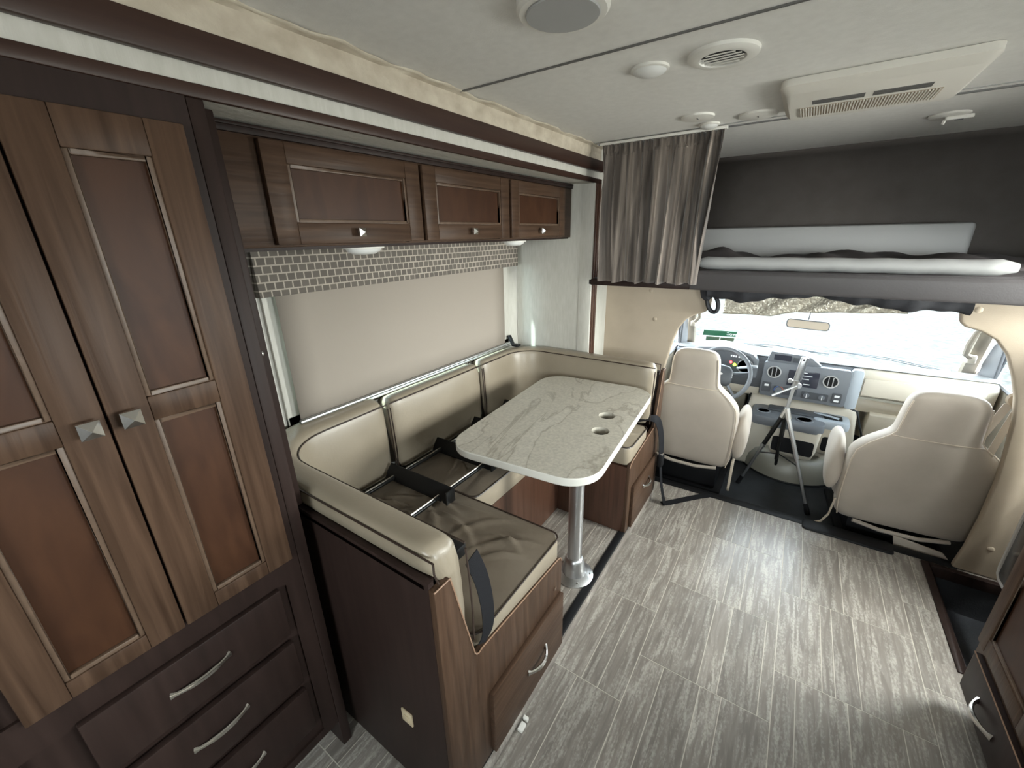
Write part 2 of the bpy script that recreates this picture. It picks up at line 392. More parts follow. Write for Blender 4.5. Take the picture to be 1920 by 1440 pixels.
for k, (x0, x1, yb) in {'D': (-.725, -.268, 1.945), 'A': (-.268, .184, 2.16), 'B': (.184, .646, 1.93), 'C': (.646, 1.10, 2.155), 'E': (1.10, 1.30, 1.93), 'F': (-1.18, -.725, 2.16)}.items():
    y = yb+.45
    while y > -1.3:
        y0, y1 = y, min(y+.45, 2.55)
        if k == 'B': pass
        joints = None
        for key, js in PAT.get(k, {}).items():
            if abs(key-y0) < .03: joints = js
        if joints is None:
            rr = random.Random(hash((k, round(y, 2))) & 0xffff if False else int(abs(y*1000)+x0*777+5000))
            w = x1-x0; joints = [x0+w*rr.uniform(.2, .32), x0+w*rr.uniform(.42, .56), x0+w*rr.uniform(.68, .8)] if w > .3 else []
        xs = [x0]+[j for j in joints if x0 < j < x1]+[x1]
        for i in range(len(xs)-1):
            l = xs[i]+(GAP/2 if i else GAP/2); r = xs[i+1]-(GAP/2)
            if y1 > y0+.02: cut_planks(l, r, y0+GAP/2, y1-GAP/2)
        y -= .45
# ---- stair well at the entry door
w = B()
w.box(.775, 1.30, 1.86, 2.515, -.26, -.23)
w.box(.755, .775, 1.86, 2.515, -.26, -.05); w.box(.755, 1.30, 1.84, 1.86, -.26, -.05); w.box(.755, 1.30, 2.515, 2.535, -.26, -.05)
struct(w, 'floor_step', 'mat_black')
w = B(); w.box(.762, .792, 1.845, 2.53, -.05, .006); w.box(.792, 1.25, 2.50, 2.53, -.05, .006); w.box(.792, 1.25, 1.845, 1.875, -.05, .006)
struct(w, 'trim_1', 'wood_dark', bevel=.003)
# ---- ceiling
c = B(); c.box(-1.02, 1.32, -1.76, 2.255, 2.03, 2.06); c.box(-1.64, -1.02, -1.76, .43, 2.03, 2.06); c.box(-1.64, -1.02, .43, 2.30, 1.885, 1.90); c.box(-1.02, 1.32, 2.265, 3.15, 2.028, 2.06)
CEIL = struct(c, 'ceiling', 'ceiling')
B().box(-1.0, 1.30, 1.183, 1.190, 2.0265, 2.0305).build('seam_strip', 'seam', CEIL)
B().box(-1.0, 1.30, 2.257, 2.263, 2.024, 2.0305).build('seam_strip', 'seam', CEIL)
B().box(-1.0, 1.30, 2.205, 2.212, 2.0275, 2.0305).build('seam_strip', 'light_grey', CEIL)
# ---- left wall above and beside the slide-out opening
c = B(); c.box(-1.06, -1.0, -1.7, 2.56, 1.855, 2.03); c.box(-1.06, -1.0, 2.30, 2.56, -.05, 1.855)
WL = struct(c, 'wall_left', 'wallpaper')
def band(u, v):   # wavy cream wallpaper border rolling onto the ceiling
    y = -1.65+4.0*u
    z = 1.962+.075*v; x = -.996+.004*math.sin(37*u*7)*0
    if v > .8: x = -.996+(v-.8)*.12+.006*math.sin(y*19)+.004*math.sin(y*53)
    return (x, y, min(z, 2.027-.002*math.sin(y*31)))
b = B().grid(band, 160, 10); b.build('wall_border', 'cream_band', WL, solid=.004)
struct(B().box(-1.0, -.982, -1.65, 2.36, 1.910, 1.965), 'trim_2', 'trim_wood', bevel=.004)
struct(B().box(-1.0, -.988, -1.65, 2.36, 1.853, 1.877), 'trim_3', 'trim_wood', bevel=.003)
c = B()
for i in range(5): c.box(-1.0, -.986+(.004 if i % 2 else 0), 2.278+i*.016, 2.292+i*.016, 0.06, 1.853)
c.box(-1.0, -.990, 2.277, 2.357, 0.06, 1.853)
struct(c, 'trim_4', 'wood_red', bevel=.002)
struct(B().box(-1.06, -.985, 2.262, 2.276, 0.06, 1.853), 'trim_5', 'wallpaper', bevel=.002)
# ---- slide-out box: window wall, end wall, ceiling, floor
b = B(); X0, X1 = -1.56, -1.505
b.box(X0, X1, .40, .76, 0, 1.90); b.box(X0, X1, 2.03, 2.30, 0, 1.90); b.box(X0, X1, .76, 2.03, 0, .98); b.box(X0, X1, .76, 2.03, 1.52, 1.90)
struct(b, 'wall_slide_out', 'wallpaper')
struct(B().box(-1.50, -1.0, 2.272, 2.298, 0.03, 1.86), 'wall_slide_end', 'wallpaper')
struct(B().box(-1.50, -1.10, .440, .47, 0.03, 1.86), 'wall_slide_near_end', 'wood_dark')
struct(B().box(-1.55, -1.0, .43, 2.29, 1.857, 1.88), 'ceiling_slide_out', 'wallpaper')
b = B(); b.box(-1.54, -.556, .48, 2.40, .004, .0592)
SF = struct(b, 'floor_slide_out', 'grout')
xs = [-1.5, -1.36, -1.27, -1.13, -1.06, -.94, -.885, -.81, -.70, -.622, -.58]
for j, (ya, yb) in enumerate(((.55, 1.0), (1.0, 1.45), (1.45, 1.9), (1.9, 2.35))):
    for i in range(len(xs)-1):
        s = .02*((i*7+j*3) % 3-1)
        plank(xs[i]+GAP/2, xs[i+1]-GAP/2, ya+GAP/2, yb-GAP/2, .060, SF)
struct(B().box(-.580, -.545, .48, 2.40, .050, .066), 'trim_6', 'black', bevel=.004)
struct(B().box(-.556, -.538, .48, 2.40, .002, .050), 'baseboard_slide', 'floor', bevel=.002)
# window in the slide-out, behind the shade
wdw = B(); f = .05
wdw.box(-1.512, -1.49, .69, .745, .93, 1.57); wdw.box(-1.512, -1.49, 2.065, 2.15, .93, 1.57); wdw.box(-1.512, -1.49, .69, 2.15, .925, .975); wdw.box(-1.512, -1.49, .69, 2.15, 1.50, 1.57)
WIN = struct(wdw, 'window_1', 'wallpaper', bevel=.003)
B().box(-1.54, -1.535, .76, 2.03, .98, 1.52).build('pane', 'glass_tint', WIN)
# ---- right wall: kitchen window, entry door
b = B(); X0, X1 = 1.25, 1.30
b.box(X0, X1, -1.7, .30, 0, 2.03); b.box(X0, X1, .30, 1.0, 0, 1.08); b.box(X0, X1, .30, 1.0, 1.62, 2.03); b.box(X0, X1, 1.0, 1.84, 0, 2.03)
b.box(X0, X1, 2.50, 2.56, 0, 2.03); b.box(X0, X1, 1.84, 2.50, 1.86, 2.03)
struct(b, 'wall_right', 'wallpaper')
b = B(); b.box(1.24, 1.262, .26, 1.04, 1.05, 1.09); b.box(1.24, 1.262, .26, 1.04, 1.61, 1.65); b.box(1.24, 1.262, .26, .30, 1.09, 1.61); b.box(1.24, 1.262, 1.0, 1.04, 1.09, 1.61)
o = struct(b, 'window_2', 'ceil_plastic', bevel=.003); B().box(1.275, 1.28, .30, 1.0, 1.08, 1.62).build('pane', 'glass', o)
b = B(); b.box(1.262, 1.30, 1.85, 2.49, -.22, .95); b.box(1.262, 1.30, 1.85, 2.49, 1.62, 1.85); b.box(1.262, 1.30, 1.85, 1.93, .95, 1.62); b.box(1.262, 1.30, 2.41, 2.49, .95, 1.62)
o = struct(b, 'door_1', 'ceil_plastic', bevel=.004); B().box(1.278, 1.284, 1.93, 2.41, .95, 1.62).build('pane', 'glass', o)
b = B().box(-1.62, -.30, -1.75, -1.7, -.05, 2.05).box(.80, 1.32, -1.75, -1.7, -.05, 2.05).box(-.30, .80, -1.75, -1.7, -.05, 1.25).box(-.30, .80, -1.75, -1.7, 1.80, 2.05)
struct(b, 'wall_rear', 'wood_dark')
b = B(); b.box(-.34, .84, -1.71, -1.69, 1.21, 1.25); b.box(-.34, .84, -1.71, -1.69, 1.80, 1.84); b.box(-.34, -.30, -1.71, -1.69, 1.25, 1.80); b.box(.80, .84, -1.71, -1.69, 1.25, 1.80)
o = struct(b, 'window_added_rear', 'ceil_plastic', bevel=.003); B().box(-.30, .80, -1.73, -1.725, 1.25, 1.80).build('pane', 'glass', o)  # unseen window opening, added to let light in from the rear
struct(B().box(-1.62, -1.56, -1.75, .42, 0, 2.05), 'wall_left_rear', 'wood_dark')

# ---- cab wall: padded cream partition with the big arched opening
WFm = B()
Lp = [(-1.06, 0), (-.60, 0), (-.605, .70), (-.597, .80), (-.578, .905), (-.562, .99), (-.54, 1.06), (-.505, 1.115), (-.46, 1.145), (-.41, 1.165), (-.385, 1.19), (-.38, 1.33), (-1.06, 1.33)]
Rp = [(.607, 1.33), (.606, 1.24), (.613, 1.205), (.635, 1.185), (.69, 1.170), (.74, 1.138), (.785, 1.08), (.825, .99), (.855, .90), (.877, .80), (.892, .65), (.903, .50), (.904, .30), (.895, .12), (.88, 0), (1.25, 0), (1.25, 1.33)]
def tri_prism(b, poly, y0, y1):
    b.prism(1, poly, y0, y1)
tri_prism(WFm, Lp, 2.55, 2.585); tri_prism(WFm, Rp, 2.55, 2.585)
WC = struct(WFm, 'wall_cab', 'padded', bevel=.010, seg=3)
for x, z in ((-.683, 1.102), (.655, 1.262), (.976, .157), (-.72, 1.27)):
    B().lathe((x, 2.55, z), [(.001, -.005), (.008, -.0045), (.013, -.001), (.014, .004)], ax=1, n=16).build('button', 'padded', WC)
# cab body beyond the wall
b = B()
b.box(-1.06, 1.25, 2.585, 2.62, -.14, -.02)
b.box(-.75, -.71, 2.585, 3.95, -.14, .72); b.box(-.75, -.71, 2.585, 2.70, .72, 1.25)
b.box(1.06, 1.10, 2.585, 3.95, -.14, .72); b.box(1.06, 1.10, 2.585, 2.70, .72, 1.25)
struct(b, 'wall_cab_side', 'pillar', bevel=.006)
struct(B().box(-.75, 1.10, 3.92, 3.96, -.14, .62), 'wall_firewall', 'black')
struct(B().box(-.75, 1.10, 2.55, 3.95, -.14, -.10), 'floor_cab', 'mat_black')
b = B(); b.box(-1.06, .90, 2.540, 2.60, -.03, .004); struct(b, 'trim_7', 'black', bevel=.004)
B_ = B().rbox(.26, .66, 2.50, 2.60, -.02, .012, .02); struct(B_, 'trim_8', 'black')
struct(B().box(-.76, 1.11, 2.80, 3.44, 1.24, 1.275), 'ceiling_cab', 'pillar', bevel=.01)
# windscreen
def ws(u, v): # u 0..1 across, v 0..1 up
    xa, xb = (-.69+.04*v), (1.02-.05*v); x = xa+(xb-xa)*u
    bow = .10*(1-(2*u-1)**2)
    return (x, 3.80-.36*v+bow, .65+.59*v)
o = struct(B().grid(ws, 16, 6), 'window_3', 'glass', solid=.006)
def rail(pts, r): return B().tube(pts, r, 8)
b = B().tube([ws(0, v/5) for v in range(6)], .035, 8, flat=.6).tube([ws(1, v/5) for v in range(6)], .040, 8, flat=.7).tube([ws(u/12, 1.02) for u in range(13)], .03, 8, flat=.8)
struct(b, 'trim_9', 'pillar')
# door glass of the cab
o = struct(B().box(-.735, -.73, 2.70, 3.40, .72, 1.24), 'window_4', 'glass'); B().tube([(-.72, 2.72, .735), (-.72, 3.52, .735), (-.72, 3.34, 1.23), (-.72, 2.72, 1.23)], .016, 6, closed=True).build('frame', 'dash_dark', o)
o = struct(B().box(1.085, 1.09, 2.70, 3.50, .72, 1.24), 'window_5', 'glass')
B().tube([(1.065, 2.72, .73), (1.065, 3.52, .73), (1.065, 3.36, 1.23), (1.065, 2.72, 1.23)], .014, 6, closed=True).build('frame', 'dash_dark', o)
B().tube([(1.05, 3.56, .72), (1.05, 3.40, 1.23)], .026, 8, flat=.5).build('seal', 'dash_dark', o)
# outside
struct(B().box(-40, 40, -30, 60, -.98, -.93), 'ground', 'ground')

# ================================================================ BUNK OVER THE CAB
b = B().box(-1.0, 1.25, 2.30, 3.75, 1.335, 1.36); struct(b, 'floor_bunk', 'bunk_dark')
b = B().prism(0, [(2.262, 1.322), (2.256, 1.335), (2.256, 1.40), (2.266, 1.415), (2.30, 1.418), (2.30, 1.322)], -.45, 1.25)
struct(b, 'trim_10', 'bunk_dark', bevel=.004)
b = B().box(-1.0, -.45, 2.262, 2.30, 1.322, 1.355); struct(b, 'trim_11', 'wood_dark', bevel=.003)
prof = [(3.15, 2.03), (3.22, 2.015), (3.30, 1.96), (3.36, 1.88), (3.40, 1.75), (3.42, 1.60), (3.42, 1.33)]
b = B().grid(lambda u, v: (-1.02+2.30*u, *[prof[int(round(v*6))][i] for i in (0, 1)]), 2, 6)
struct(b, 'wall_bunk_front', 'bunk_shell', solid=.02)
struct(B().box(-1.06, -1.0, 2.56, 3.44, 1.33, 2.05), 'wall_bunk_left', 'bunk_shell')
struct(B().box(1.25, 1.30, 2.56, 3.44, 1.33, 2.05), 'wall_bunk_right', 'bunk_shell')
# mattress with a pale rolled front edge
b = B(); n = 20
rings = []
for i in range(25):
    x = -.44+1.10*i/24; k = min(1, min(i, 24-i)/1.2+.55)
    rings.append([(x, 2.335+.034*k*math.cos(2*math.pi*j/n), 1.448+.030*k*math.sin(2*math.pi*j/n)+.0015*math.sin(i*1.7)) for j in range(n)])
t = b.loft(rings).build('bunk_bolster', 'light_grey'); tag(t, 'long pale grey padded roll along the front edge of the cab bunk', 'bolster')
b = B().rbox(-.95, 1.22, 2.40, 3.22, 1.362, 1.415, .05); tag(b.build('bunk_mattress', 'bunk_dark'), 'dark bunk mattress lying behind the pale padded roll', 'mattress')
b = B().rbox(-.72, .72, 3.235, 3.36, 1.40, 1.615, .03, rz=.02)
t = b.build('bunk_pad', 'light_grey', bevel=0); tag(t, 'long grey cushion panel along the front wall of the cab bunk', 'cushion')
def bed(u, v):
    x = -.80+1.95*u; y = 2.62+.58*v
    h = .022+.018*math.sin(9*u+3*v)+.012*math.sin(23*u-6*v)+.008*math.sin(51*u+9*v)
    h += .045*math.exp(-((x+.40)/.12)**2)+.028*math.exp(-((x-.05)/.16)**2)
    e = min(1, 8*min(u, 1-u, v, 1-v)); return (x, y, 1.419+max(.002, h)*e)
t = B().grid(bed, 70, 18).build('blanket', 'bedding', solid=.008); tag(t, 'crumpled dark blanket lying on the bunk mattress', 'blanket')
# curtain
TOPZ, BOTZ = 2.012, 1.352
def cur(u, v):
    x = -.930+.555*u; z = TOPZ-(TOPZ-BOTZ)*v
    if u > .93: x -= .055*v**1.4*((u-.93)/.07)
    ph = 2*math.pi*9.5*(u+.025*math.sin(7*u+2.2*v)+.012*math.sin(17*u))
    amp = (.014+.034*min(1, v*2.4))*(.65+.35*math.sin(13*u+1))
    y = 2.215+amp*math.sin(ph)+.3*amp*math.sin(2.3*ph+4*u)
    if v < .07: y = 2.215+.008*math.sin(ph*2.6); z += .004*math.sin(ph*1.3)
    z += .006*math.sin(ph*.5)*v
    return (x, y, z)
t = thing('curtain', (-.68, 2.215, BOTZ), 'mottled brown and grey pleated curtain hanging left of the cab bunk', 'curtain')
B().grid(cur, 260, 40).build('curtain_cloth', 'curtain', t, solid=.003)
b = B().box(-.945, -.365, 2.205, 2.228, 2.012, 2.024); b.build('curtain_track', 'ceil_plastic', t, bevel=.002)

# ================================================================ WARDROBE (left)
def panel_door(root, name, face, y0, y1, z0, z1, splits, stile=.062, depth=.02, wood='wood_v', parent_part=None):
    """frame-and-panel door on a face looking towards +x; splits = list of (zlo, zhi) openings"""
    x0, x1 = face, face+depth
    b = B(); yi0, yi1 = y0+stile, y1-stile
    b.box(x0, x1, y0, yi0, z0, z1); b.box(x0, x1, yi1, y1, z0, z1)
    zs = [z0]
    for a, c_ in splits: zs += [a, c_]
    zs += [z1]
    for i in range(0, len(zs), 2): b.box(x0, x1-.0005, yi0, yi1, zs[i], zs[i+1])
    d = b.build(name, wood, root, bevel=.0025)
    for a, c_ in splits:
        B().box(x0, x0+depth*.35, yi0-.002, yi1+.002, a-.002, c_+.002).build('door_panel', 'wood_panel', d)
        q = B(); r = .009
        for (ya, yb, za, zb) in ((yi0, yi0+r, a, c_), (yi1-r, yi1, a, c_), (yi0+r, yi1-r, a, a+r), (yi0+r, yi1-r, c_-r, c_)):
            q.box(x0+depth*.3, x0+depth*.8, ya, yb, za, zb)
        q.build('bead', 'wood_bead', d, bevel=.002)
    return d
def knob(root, x, y, z, s=.015):
    b = B().lathe((x, y, z), [(.006, 0), (.005, .012), (.007, .016)], ax=0, n=12)
    v = [(x+.016, y+a*s, z+c_*s) for a, c_ in ((-1, -1), (1, -1), (1, 1), (-1, 1))]+[(x+.023, y+a*s, z+c_*s) for a, c_ in ((-1, -1), (1, -1), (1, 1), (-1, 1))]+[(x+.034, y, z)]
    b.add(v, [(0, 1, 2, 3), (0, 4, 5, 1), (1, 5, 6, 2), (2, 6, 7, 3), (3, 7, 4, 0), (4, 8, 5), (5, 8, 6), (6, 8, 7), (7, 8, 4)])
    return b.build('knob', 'chrome', root, smooth=25)
def pull(root, x, y0, y1, z, drop=.0, out=.03, sgn=1, r=.0055):
    n = 14; pts = []
    for i in range(n+1):
        t = i/n; pts.append((x+sgn*out*math.sin(math.pi*t)**.7, y0+(y1-y0)*t, z-drop*math.sin(math.pi*t)))
    b = B().tube(pts, [r*1.7]+[r*(1.25 if 3 < i < 11 else 1) for i in range(1, n)]+[r*1.7], 8, flat=1.3)
    return b.build('handle', 'chrome', root)
wd = thing('wardrobe', (-1.2, .14, 0), 'tall dark brown wooden wardrobe with two panelled doors over drawers at far left', 'wardrobe')
b = B(); b.box(-1.50, -1.0, -.45, .405, .12, 1.853); b.box(-1.50, -1.17, -.45, .405, 0, .12)
b.build('body', 'wood_dark', wd)
b = B(); b.box(-1.003, -.992, -.45, -.12, .12, 1.853); b.box(-1.003, -.992, .36, .405, .12, 1.853); b.box(-1.003, -.992, -.12, .36, 1.79, 1.853); b.box(-1.003, -.992, -.12, .36, .735, .82); b.box(-1.003, -.992, -.12, .36, .12, .15)
b.build('face_frame', 'wood_dark', wd)
F = -.994
dR = panel_door(wd, 'door', F, .150, .385, .812, 1.802, [(.850, 1.280), (1.328, 1.742)], stile=.060)
dL = panel_door(wd, 'door', F, -.092, .146, .812, 1.802, [(.850, 1.280), (1.328, 1.742)], stile=.060)
knob(dR, F+.02, .176, 1.302); knob(dL, F+.02, .120, 1.302)
for i, (za, zb) in enumerate(((.592, .745), (.405, .562), (.215, .375))):
    d = B().box(F, F+.019, -.045, .338, za, zb).build('drawer', 'wood_dark', wd, bevel=.004)
    pull(d, F+.018, .083, .200, (za+zb)/2+.002, drop=.002, out=.013, r=.004)
# side post between wardrobe and dinette
b = B(); b.box(-1.10, -.992, .406, .436, .0, 1.853); b.box(-1.13, -1.05, .436, .475, .90, 1.853)
struct(b, 'trim_12', 'wood_dark', bevel=.003)
t = B().lathe((-1.05, .458, 1.342), [(.0045, 0), (.0055, .004), (.002, .006)], ax=0, n=12).build('screw_head', 'chrome'); tag(t, 'small metal screw head on the brown post left of the window', 'screw')
t.location.x += -.0

# ================================================================ OVERHEAD CABINET
oc = thing('overhead_cabinet', (-1.3, 1.37, 1.578), 'brown wooden overhead cabinet with three panelled doors above the dinette window', 'cabinet')
b = B().box(-1.49, -1.12, .475, 2.255, 1.582, 1.853); b.build('body', 'wood_h', oc, bevel=.003)
b = B().box(-1.49, -1.135, .475, 2.255, 1.574, 1.583); b.build('bottom_panel', 'wood_dark', oc)
b = B().box(-1.123, -1.112, .475, 2.255, 1.832, 1.853).box(-1.123, -1.108, .475, 2.255, 1.845, 1.853); b.build('top_moulding', 'wood_dark', oc, bevel=.002)
for y0, y1 in ((.580, 1.087), (1.104, 1.614), (1.633, 2.142)):
    d = panel_door(oc, 'door', -1.119, y0, y1, 1.588, 1.826, [(1.642, 1.778)], stile=.060, wood='wood_h')
    knob(d, -1.100, (y0+y1)/2-.012, 1.617, .0115)
for i, y in enumerate((.90, 1.78)):
    t = thing('cabinet_light', (-1.20, y, 1.56), ('small oval white light under the overhead cabinet, left one', 'small oval white light under the overhead cabinet, right one nearer the cab')[i], 'light')
    B().lathe((-1.19, y, 1.574), [(.001, -.024), (.03, -.022), (.045, -.013), (.050, 0)], n=24, ry=1.25).build('lens', 'lens', t)
    B().lathe((-1.19, y, 1.574), [(.048, -.006), (.056, -.005), (.057, 0)], n=24, ry=1.25).build('rim', 'ceil_plastic', t)
# shade, valance
t = thing('roller_shade', (-1.47, 1.4, .95), 'beige roller shade pulled down over the long dinette window', 'shade')
B().grid(lambda u, v: (-1.462-.004*math.sin(3*u), .722+1.345*u, .958+.60*v), 12, 6).build('shade_cloth', 'shade', t, solid=.0015)
B().tube([(-1.455, .715, .955), (-1.455, 2.10, .955)], .009, 10).build('bottom_bar', 'aluminium', t)
t2 = thing('valance', (-1.42, 1.4, 1.42), 'woven grey and cream box-pattern valance above the roller shade', 'valance')
b = B().box(-1.435, -1.42, .655, 2.165, 1.425, 1.575).box(-1.49, -1.435, .655, .670, 1.425, 1.575).box(-1.49, -1.435, 2.15, 2.165, 1.425, 1.575)
b.build('valance_board', 'valance', t2, bevel=.003)
t = B().tube([(-1.478, .70, .93), (-1.478, 2.15, .93)], .006, 8).build('curtain_rail', 'steel'); tag(t, 'thin metal rail below the roller shade behind the back cushions', 'rail')

# ================================================================ DINETTE
def near_panel(yf, name_y):
    pass
def bench(root, sg, y_out, y_v, y_front, wood='wood_red'):
    """sg=+1: bench whose back is at low y (near); -1 mirrored. y values given outer to front"""
    Y = lambda d: y_out+sg*d
    top = [(Y(0), 0.062), (Y(0), .860), (Y(.052), .860), (Y(.118), .548), (Y(.125), .536), (Y(.135), .532), (Y(.148), .535)]
    L_ = abs(y_front-y_out)
    top += [(Y(L_-.028), .492), (Y(L_-.010), .485), (Y(L_), .465), (Y(L_), .062)]
    B().prism(0, top, -.563, -.545).build('side_panel', 'wood_v', root, bevel=.0015)
    e = B().tube([(-.545, a, c_) for a, c_ in top[1:-1]], .0022, 6); e.build('edge_strip', 'edge', root)
    ya, yb = sorted((Y(0), Y(.018)))
    B().box(-1.50 if sg > 0 else -.98, -.563, ya, yb, .002 if sg > 0 else .062, .874 if sg > 0 else .84).build('back_panel', 'wood_dark', root, bevel=.002)
    ya, yb = sorted((Y(-.0), Y(.030)))
    B().box(-1.50 if sg > 0 else -.98, -.575, ya, yb, .850 if sg > 0 else .83, .866 if sg > 0 else .842).build('back_ledge', 'wood_dark', root, bevel=.002)
    ya, yb = sorted((Y(L_-.018), Y(L_)))
    B().box(-1.50 if sg > 0 else -1.50, -.563, ya, yb, .062, .465).build('front_panel', 'wood_red', root)
    ya, yb = sorted((Y(.118), Y(L_-.018)))
    B().box(-1.50, -.563, ya, yb, .440, .468).build('seat_board', 'wood_dark', root)
bn = thing('dinette_bench', (-1.0, .8, .06), 'brown wooden dinette bench base with a drawer, nearest the camera', 'bench')
bench(bn, 1, .474, .6, 1.095)
d = B().box(-.546, -.528, .640, 1.085, .070, .330).build('drawer', 'wood_h', bn, bevel=.003)
pull(d, -.529, .832, .948, .200, out=.026)
B().lathe((-.545, 1.045, .375), [(.008, 0), (.008, .003), (.002, .004)], ax=0, n=12).build('screw_cap', 'wood_bead', bn)
bf = thing('dinette_bench', (-1.0, 2.1, .06), 'brown wooden dinette bench base with a drawer, beside the driver seat', 'bench')
bench(bf, -1, 2.37, 2.2, 1.845)
d = B().box(-.546, -.528, 1.895, 2.325, .072, .330).build('drawer', 'wood_h', bf, bevel=.003)
pull(d, -.529, 2.06, 2.17, .245, out=.024)
bw = thing('dinette_bench', (-1.25, 1.47, .06), 'brown wooden bench base under the window seat, behind the table post', 'bench')
B().box(-.975, -.957, 1.097, 1.843, .062, .468).build('front_panel', 'wood_red', bw)
B().box(-1.50, -.975, 1.097, 1.843, .440, .468).build('seat_board', 'wood_dark', bw)

# back cushions: a profile swept round the corners
PROF = [(0.0, .858), (0.0, .900), (.006, .917), (.020, .926), (.080, .928), (.096, .922), (.104, .905), (.112, .80), (.116, .68), (.113, .585), (.104, .575), (.092, .582), (.034, .850)]
def arc(cx, cy, r, a0, a1, n=9): return [(cx+r*math.cos(rad(a0+(a1-a0)*i/n)), cy+r*math.sin(rad(a0+(a1-a0)*i/n))) for i in range(n+1)]
def normals(path):
    out = []
    for i in range(len(path)):
        a = path[max(i-1, 0)]; c_ = path[min(i+1, len(path)-1)]
        t = Vector((c_[0]-a[0], c_[1]-a[1])).normalized(); out.append(Vector((t.y, -t.x)))
    return out
def resample(path, step=.05):
    out = [path[0]]
    for i in range(1, len(path)):
        a = Vector(path[i-1]); c_ = Vector(path[i]); k = max(1, int((c_-a).length/step))
        for j in range(1, k+1): out.append(tuple(a.lerp(c_, j/k)))
    return out
NPROF = [(0.0, .872), (0.0, .922), (.005, .942), (.018, .950), (.080, .938), (.096, .926), (.104, .905), (.112, .80), (.116, .68), (.113, .585), (.104, .575), (.092, .582), (.036, .865)]
def back_cushion(path, label, PROF=PROF):
    path = resample(path); nr = normals(path); K = len(path)
    t = thing('back_cushion', (sum(p[0] for p in path)/K, sum(p[1] for p in path)/K, .575), label, 'cushion', 'dinette back cushions')
    rings = []
    for i, (p, n_) in enumerate(zip(path, nr)):
        e = min(i, K-1-i); sq = {0: .80, 1: .96}.get(e, 1.0)
        ring = []
        for d, z in PROF:
            puff = .010*math.sin(math.pi*min(1, max(0, (z-.575)/.35)))*min(1, e/4) if d > .09 else 0
            dd = .055+(d-.055)*(sq if e == 0 else 1)+puff; zz = z if e else .75+(z-.75)*.985
            ring.append((p[0]+n_.x*dd, p[1]+n_.y*dd, zz))
        rings.append(ring)
    B().loft(rings).build('cushion_body', 'leather', t, sub=1, smooth=179)
    def off(d, z, i0=0, i1=None): return [(p[0]+n_.x*d, p[1]+n_.y*d, z) for p, n_ in list(zip(path, nr))[i0:i1]]
    def loop(i, sgn):
        p, n_ = path[i], nr[i]; tt = Vector((-n_.y, n_.x))*sgn*.001
        return [(p[0]+n_.x*d+tt.x, p[1]+n_.y*d+tt.y, z) for d, z in ((.107, .895), (.113, .80), (.117, .68), (.114, .59))]
    b = B().tube(off(.1045, .914), .0028, 6).tube(off(.0, PROF[1][1]+.010), .0028, 6)
    b.tube(loop(0, 1), .0028, 6).tube(loop(-1, 1), .0028, 6)
    for i in (0, -1):
        p, n_ = path[i], nr[i]; b.tube([(p[0]+n_.x*d, p[1]+n_.y*d, z) for d, z in ((.0, PROF[1][1]+.010), (.0, PROF[1][1]-.02), (.010, PROF[0][1]-.004))], .0028, 6)
    b.build('piping', 'piping', t)
    return t
XO = -1.500
back_cushion([(-.550, .484), (-1.20, .484)]+arc(-1.22, .764, .28, 270, 180)[1:]+[(XO, 1.065)], 'taupe leather back cushion curving round the left corner of the dinette, nearest the camera', NPROF)
back_cushion([(XO, 1.078), (XO, 1.735)], 'straight taupe leather back cushion below the middle of the window')
back_cushion([(XO, 1.748), (XO, 2.00)]+arc(-1.235, 2.00, .265, 180, 90)[1:]+[(-.550, 2.265)], 'taupe leather back cushion curving round the far corner of the dinette, by the curtain')
def seat_cushion(x0, x1, y0, y1, label, wr=0, m='leather_dark', seed=0, corners=None):
    t = thing('seat_cushion', ((x0+x1)/2, (y0+y1)/2, .470), label, 'cushion', 'dinette seat cushions')
    z0, z1 = .471, .582; r = .035
    b = B().rbox(x0, x1, y0, y1, z0, z1-.009, r, n=5, rz=.012); b.build('cushion_side', 'leather', t)
    rr = random.Random(seed)
    W_ = [(rr.uniform(x0+.1, x1-.08), rr.uniform(y0+.08, y1-.08), rr.uniform(-1.0, 1.0), rr.uniform(.06, .16), rr.uniform(.009, .016)) for _ in range(int(wr))]
    def top(u, v):
        # superellipse mapping of a square to the rounded top
        a, c_ = 2*u-1, 2*v-1
        x = (x0+x1)/2+(x1-x0)/2*a*.985; y = (y0+y1)/2+(y1-y0)/2*c_*.985
        cx, cy = abs(x-(x0+x1)/2)-((x1-x0)/2-r-.01), abs(y-(y0+y1)/2)-((y1-y0)/2-r-.01)
        if cx > 0 and cy > 0:
            k = max(cx, cy)/math.hypot(cx, cy)
            x = (x0+x1)/2+math.copysign((x1-x0)/2-r-.01+cx*k, a); y = (y0+y1)/2+math.copysign((y1-y0)/2-r-.01+cy*k, c_)
        e = min(1, 6*min(u, 1-u, v, 1-v)*1.2)
        h = .010*e
        for wx, wy, wa, wl_, ww in W_:
            dx, dy = x-wx, y-wy; ca, sa = math.cos(wa), math.sin(wa)
            s_ = dx*ca+dy*sa; n_ = -dx*sa+dy*ca+.25*s_*s_/wl_
            h += .0135*e*math.exp(-(n_/ww)**2-(s_/wl_)**2)-.008*e*math.exp(-((n_-.02)/ww)**2-(s_/wl_)**2)
        return (x, y, z1-.006+h)
    B().grid(top, int(70 if wr else 24), int(50 if wr else 24)).build('cushion_top', m, t, smooth=80)
    q = []
    for cx, cy, a0 in ((x1-r, y1-r, 0), (x0+r, y1-r, 90), (x0+r, y0+r, 180), (x1-r, y0+r, 270)):
        q += [(cx+r*math.cos(rad(a0+22.5*i)), cy+r*math.sin(rad(a0+22.5*i)), z1-.006) for i in range(5)]
    B().tube(q, .0032, 6, closed=True).build('piping', 'piping', t)
    return t
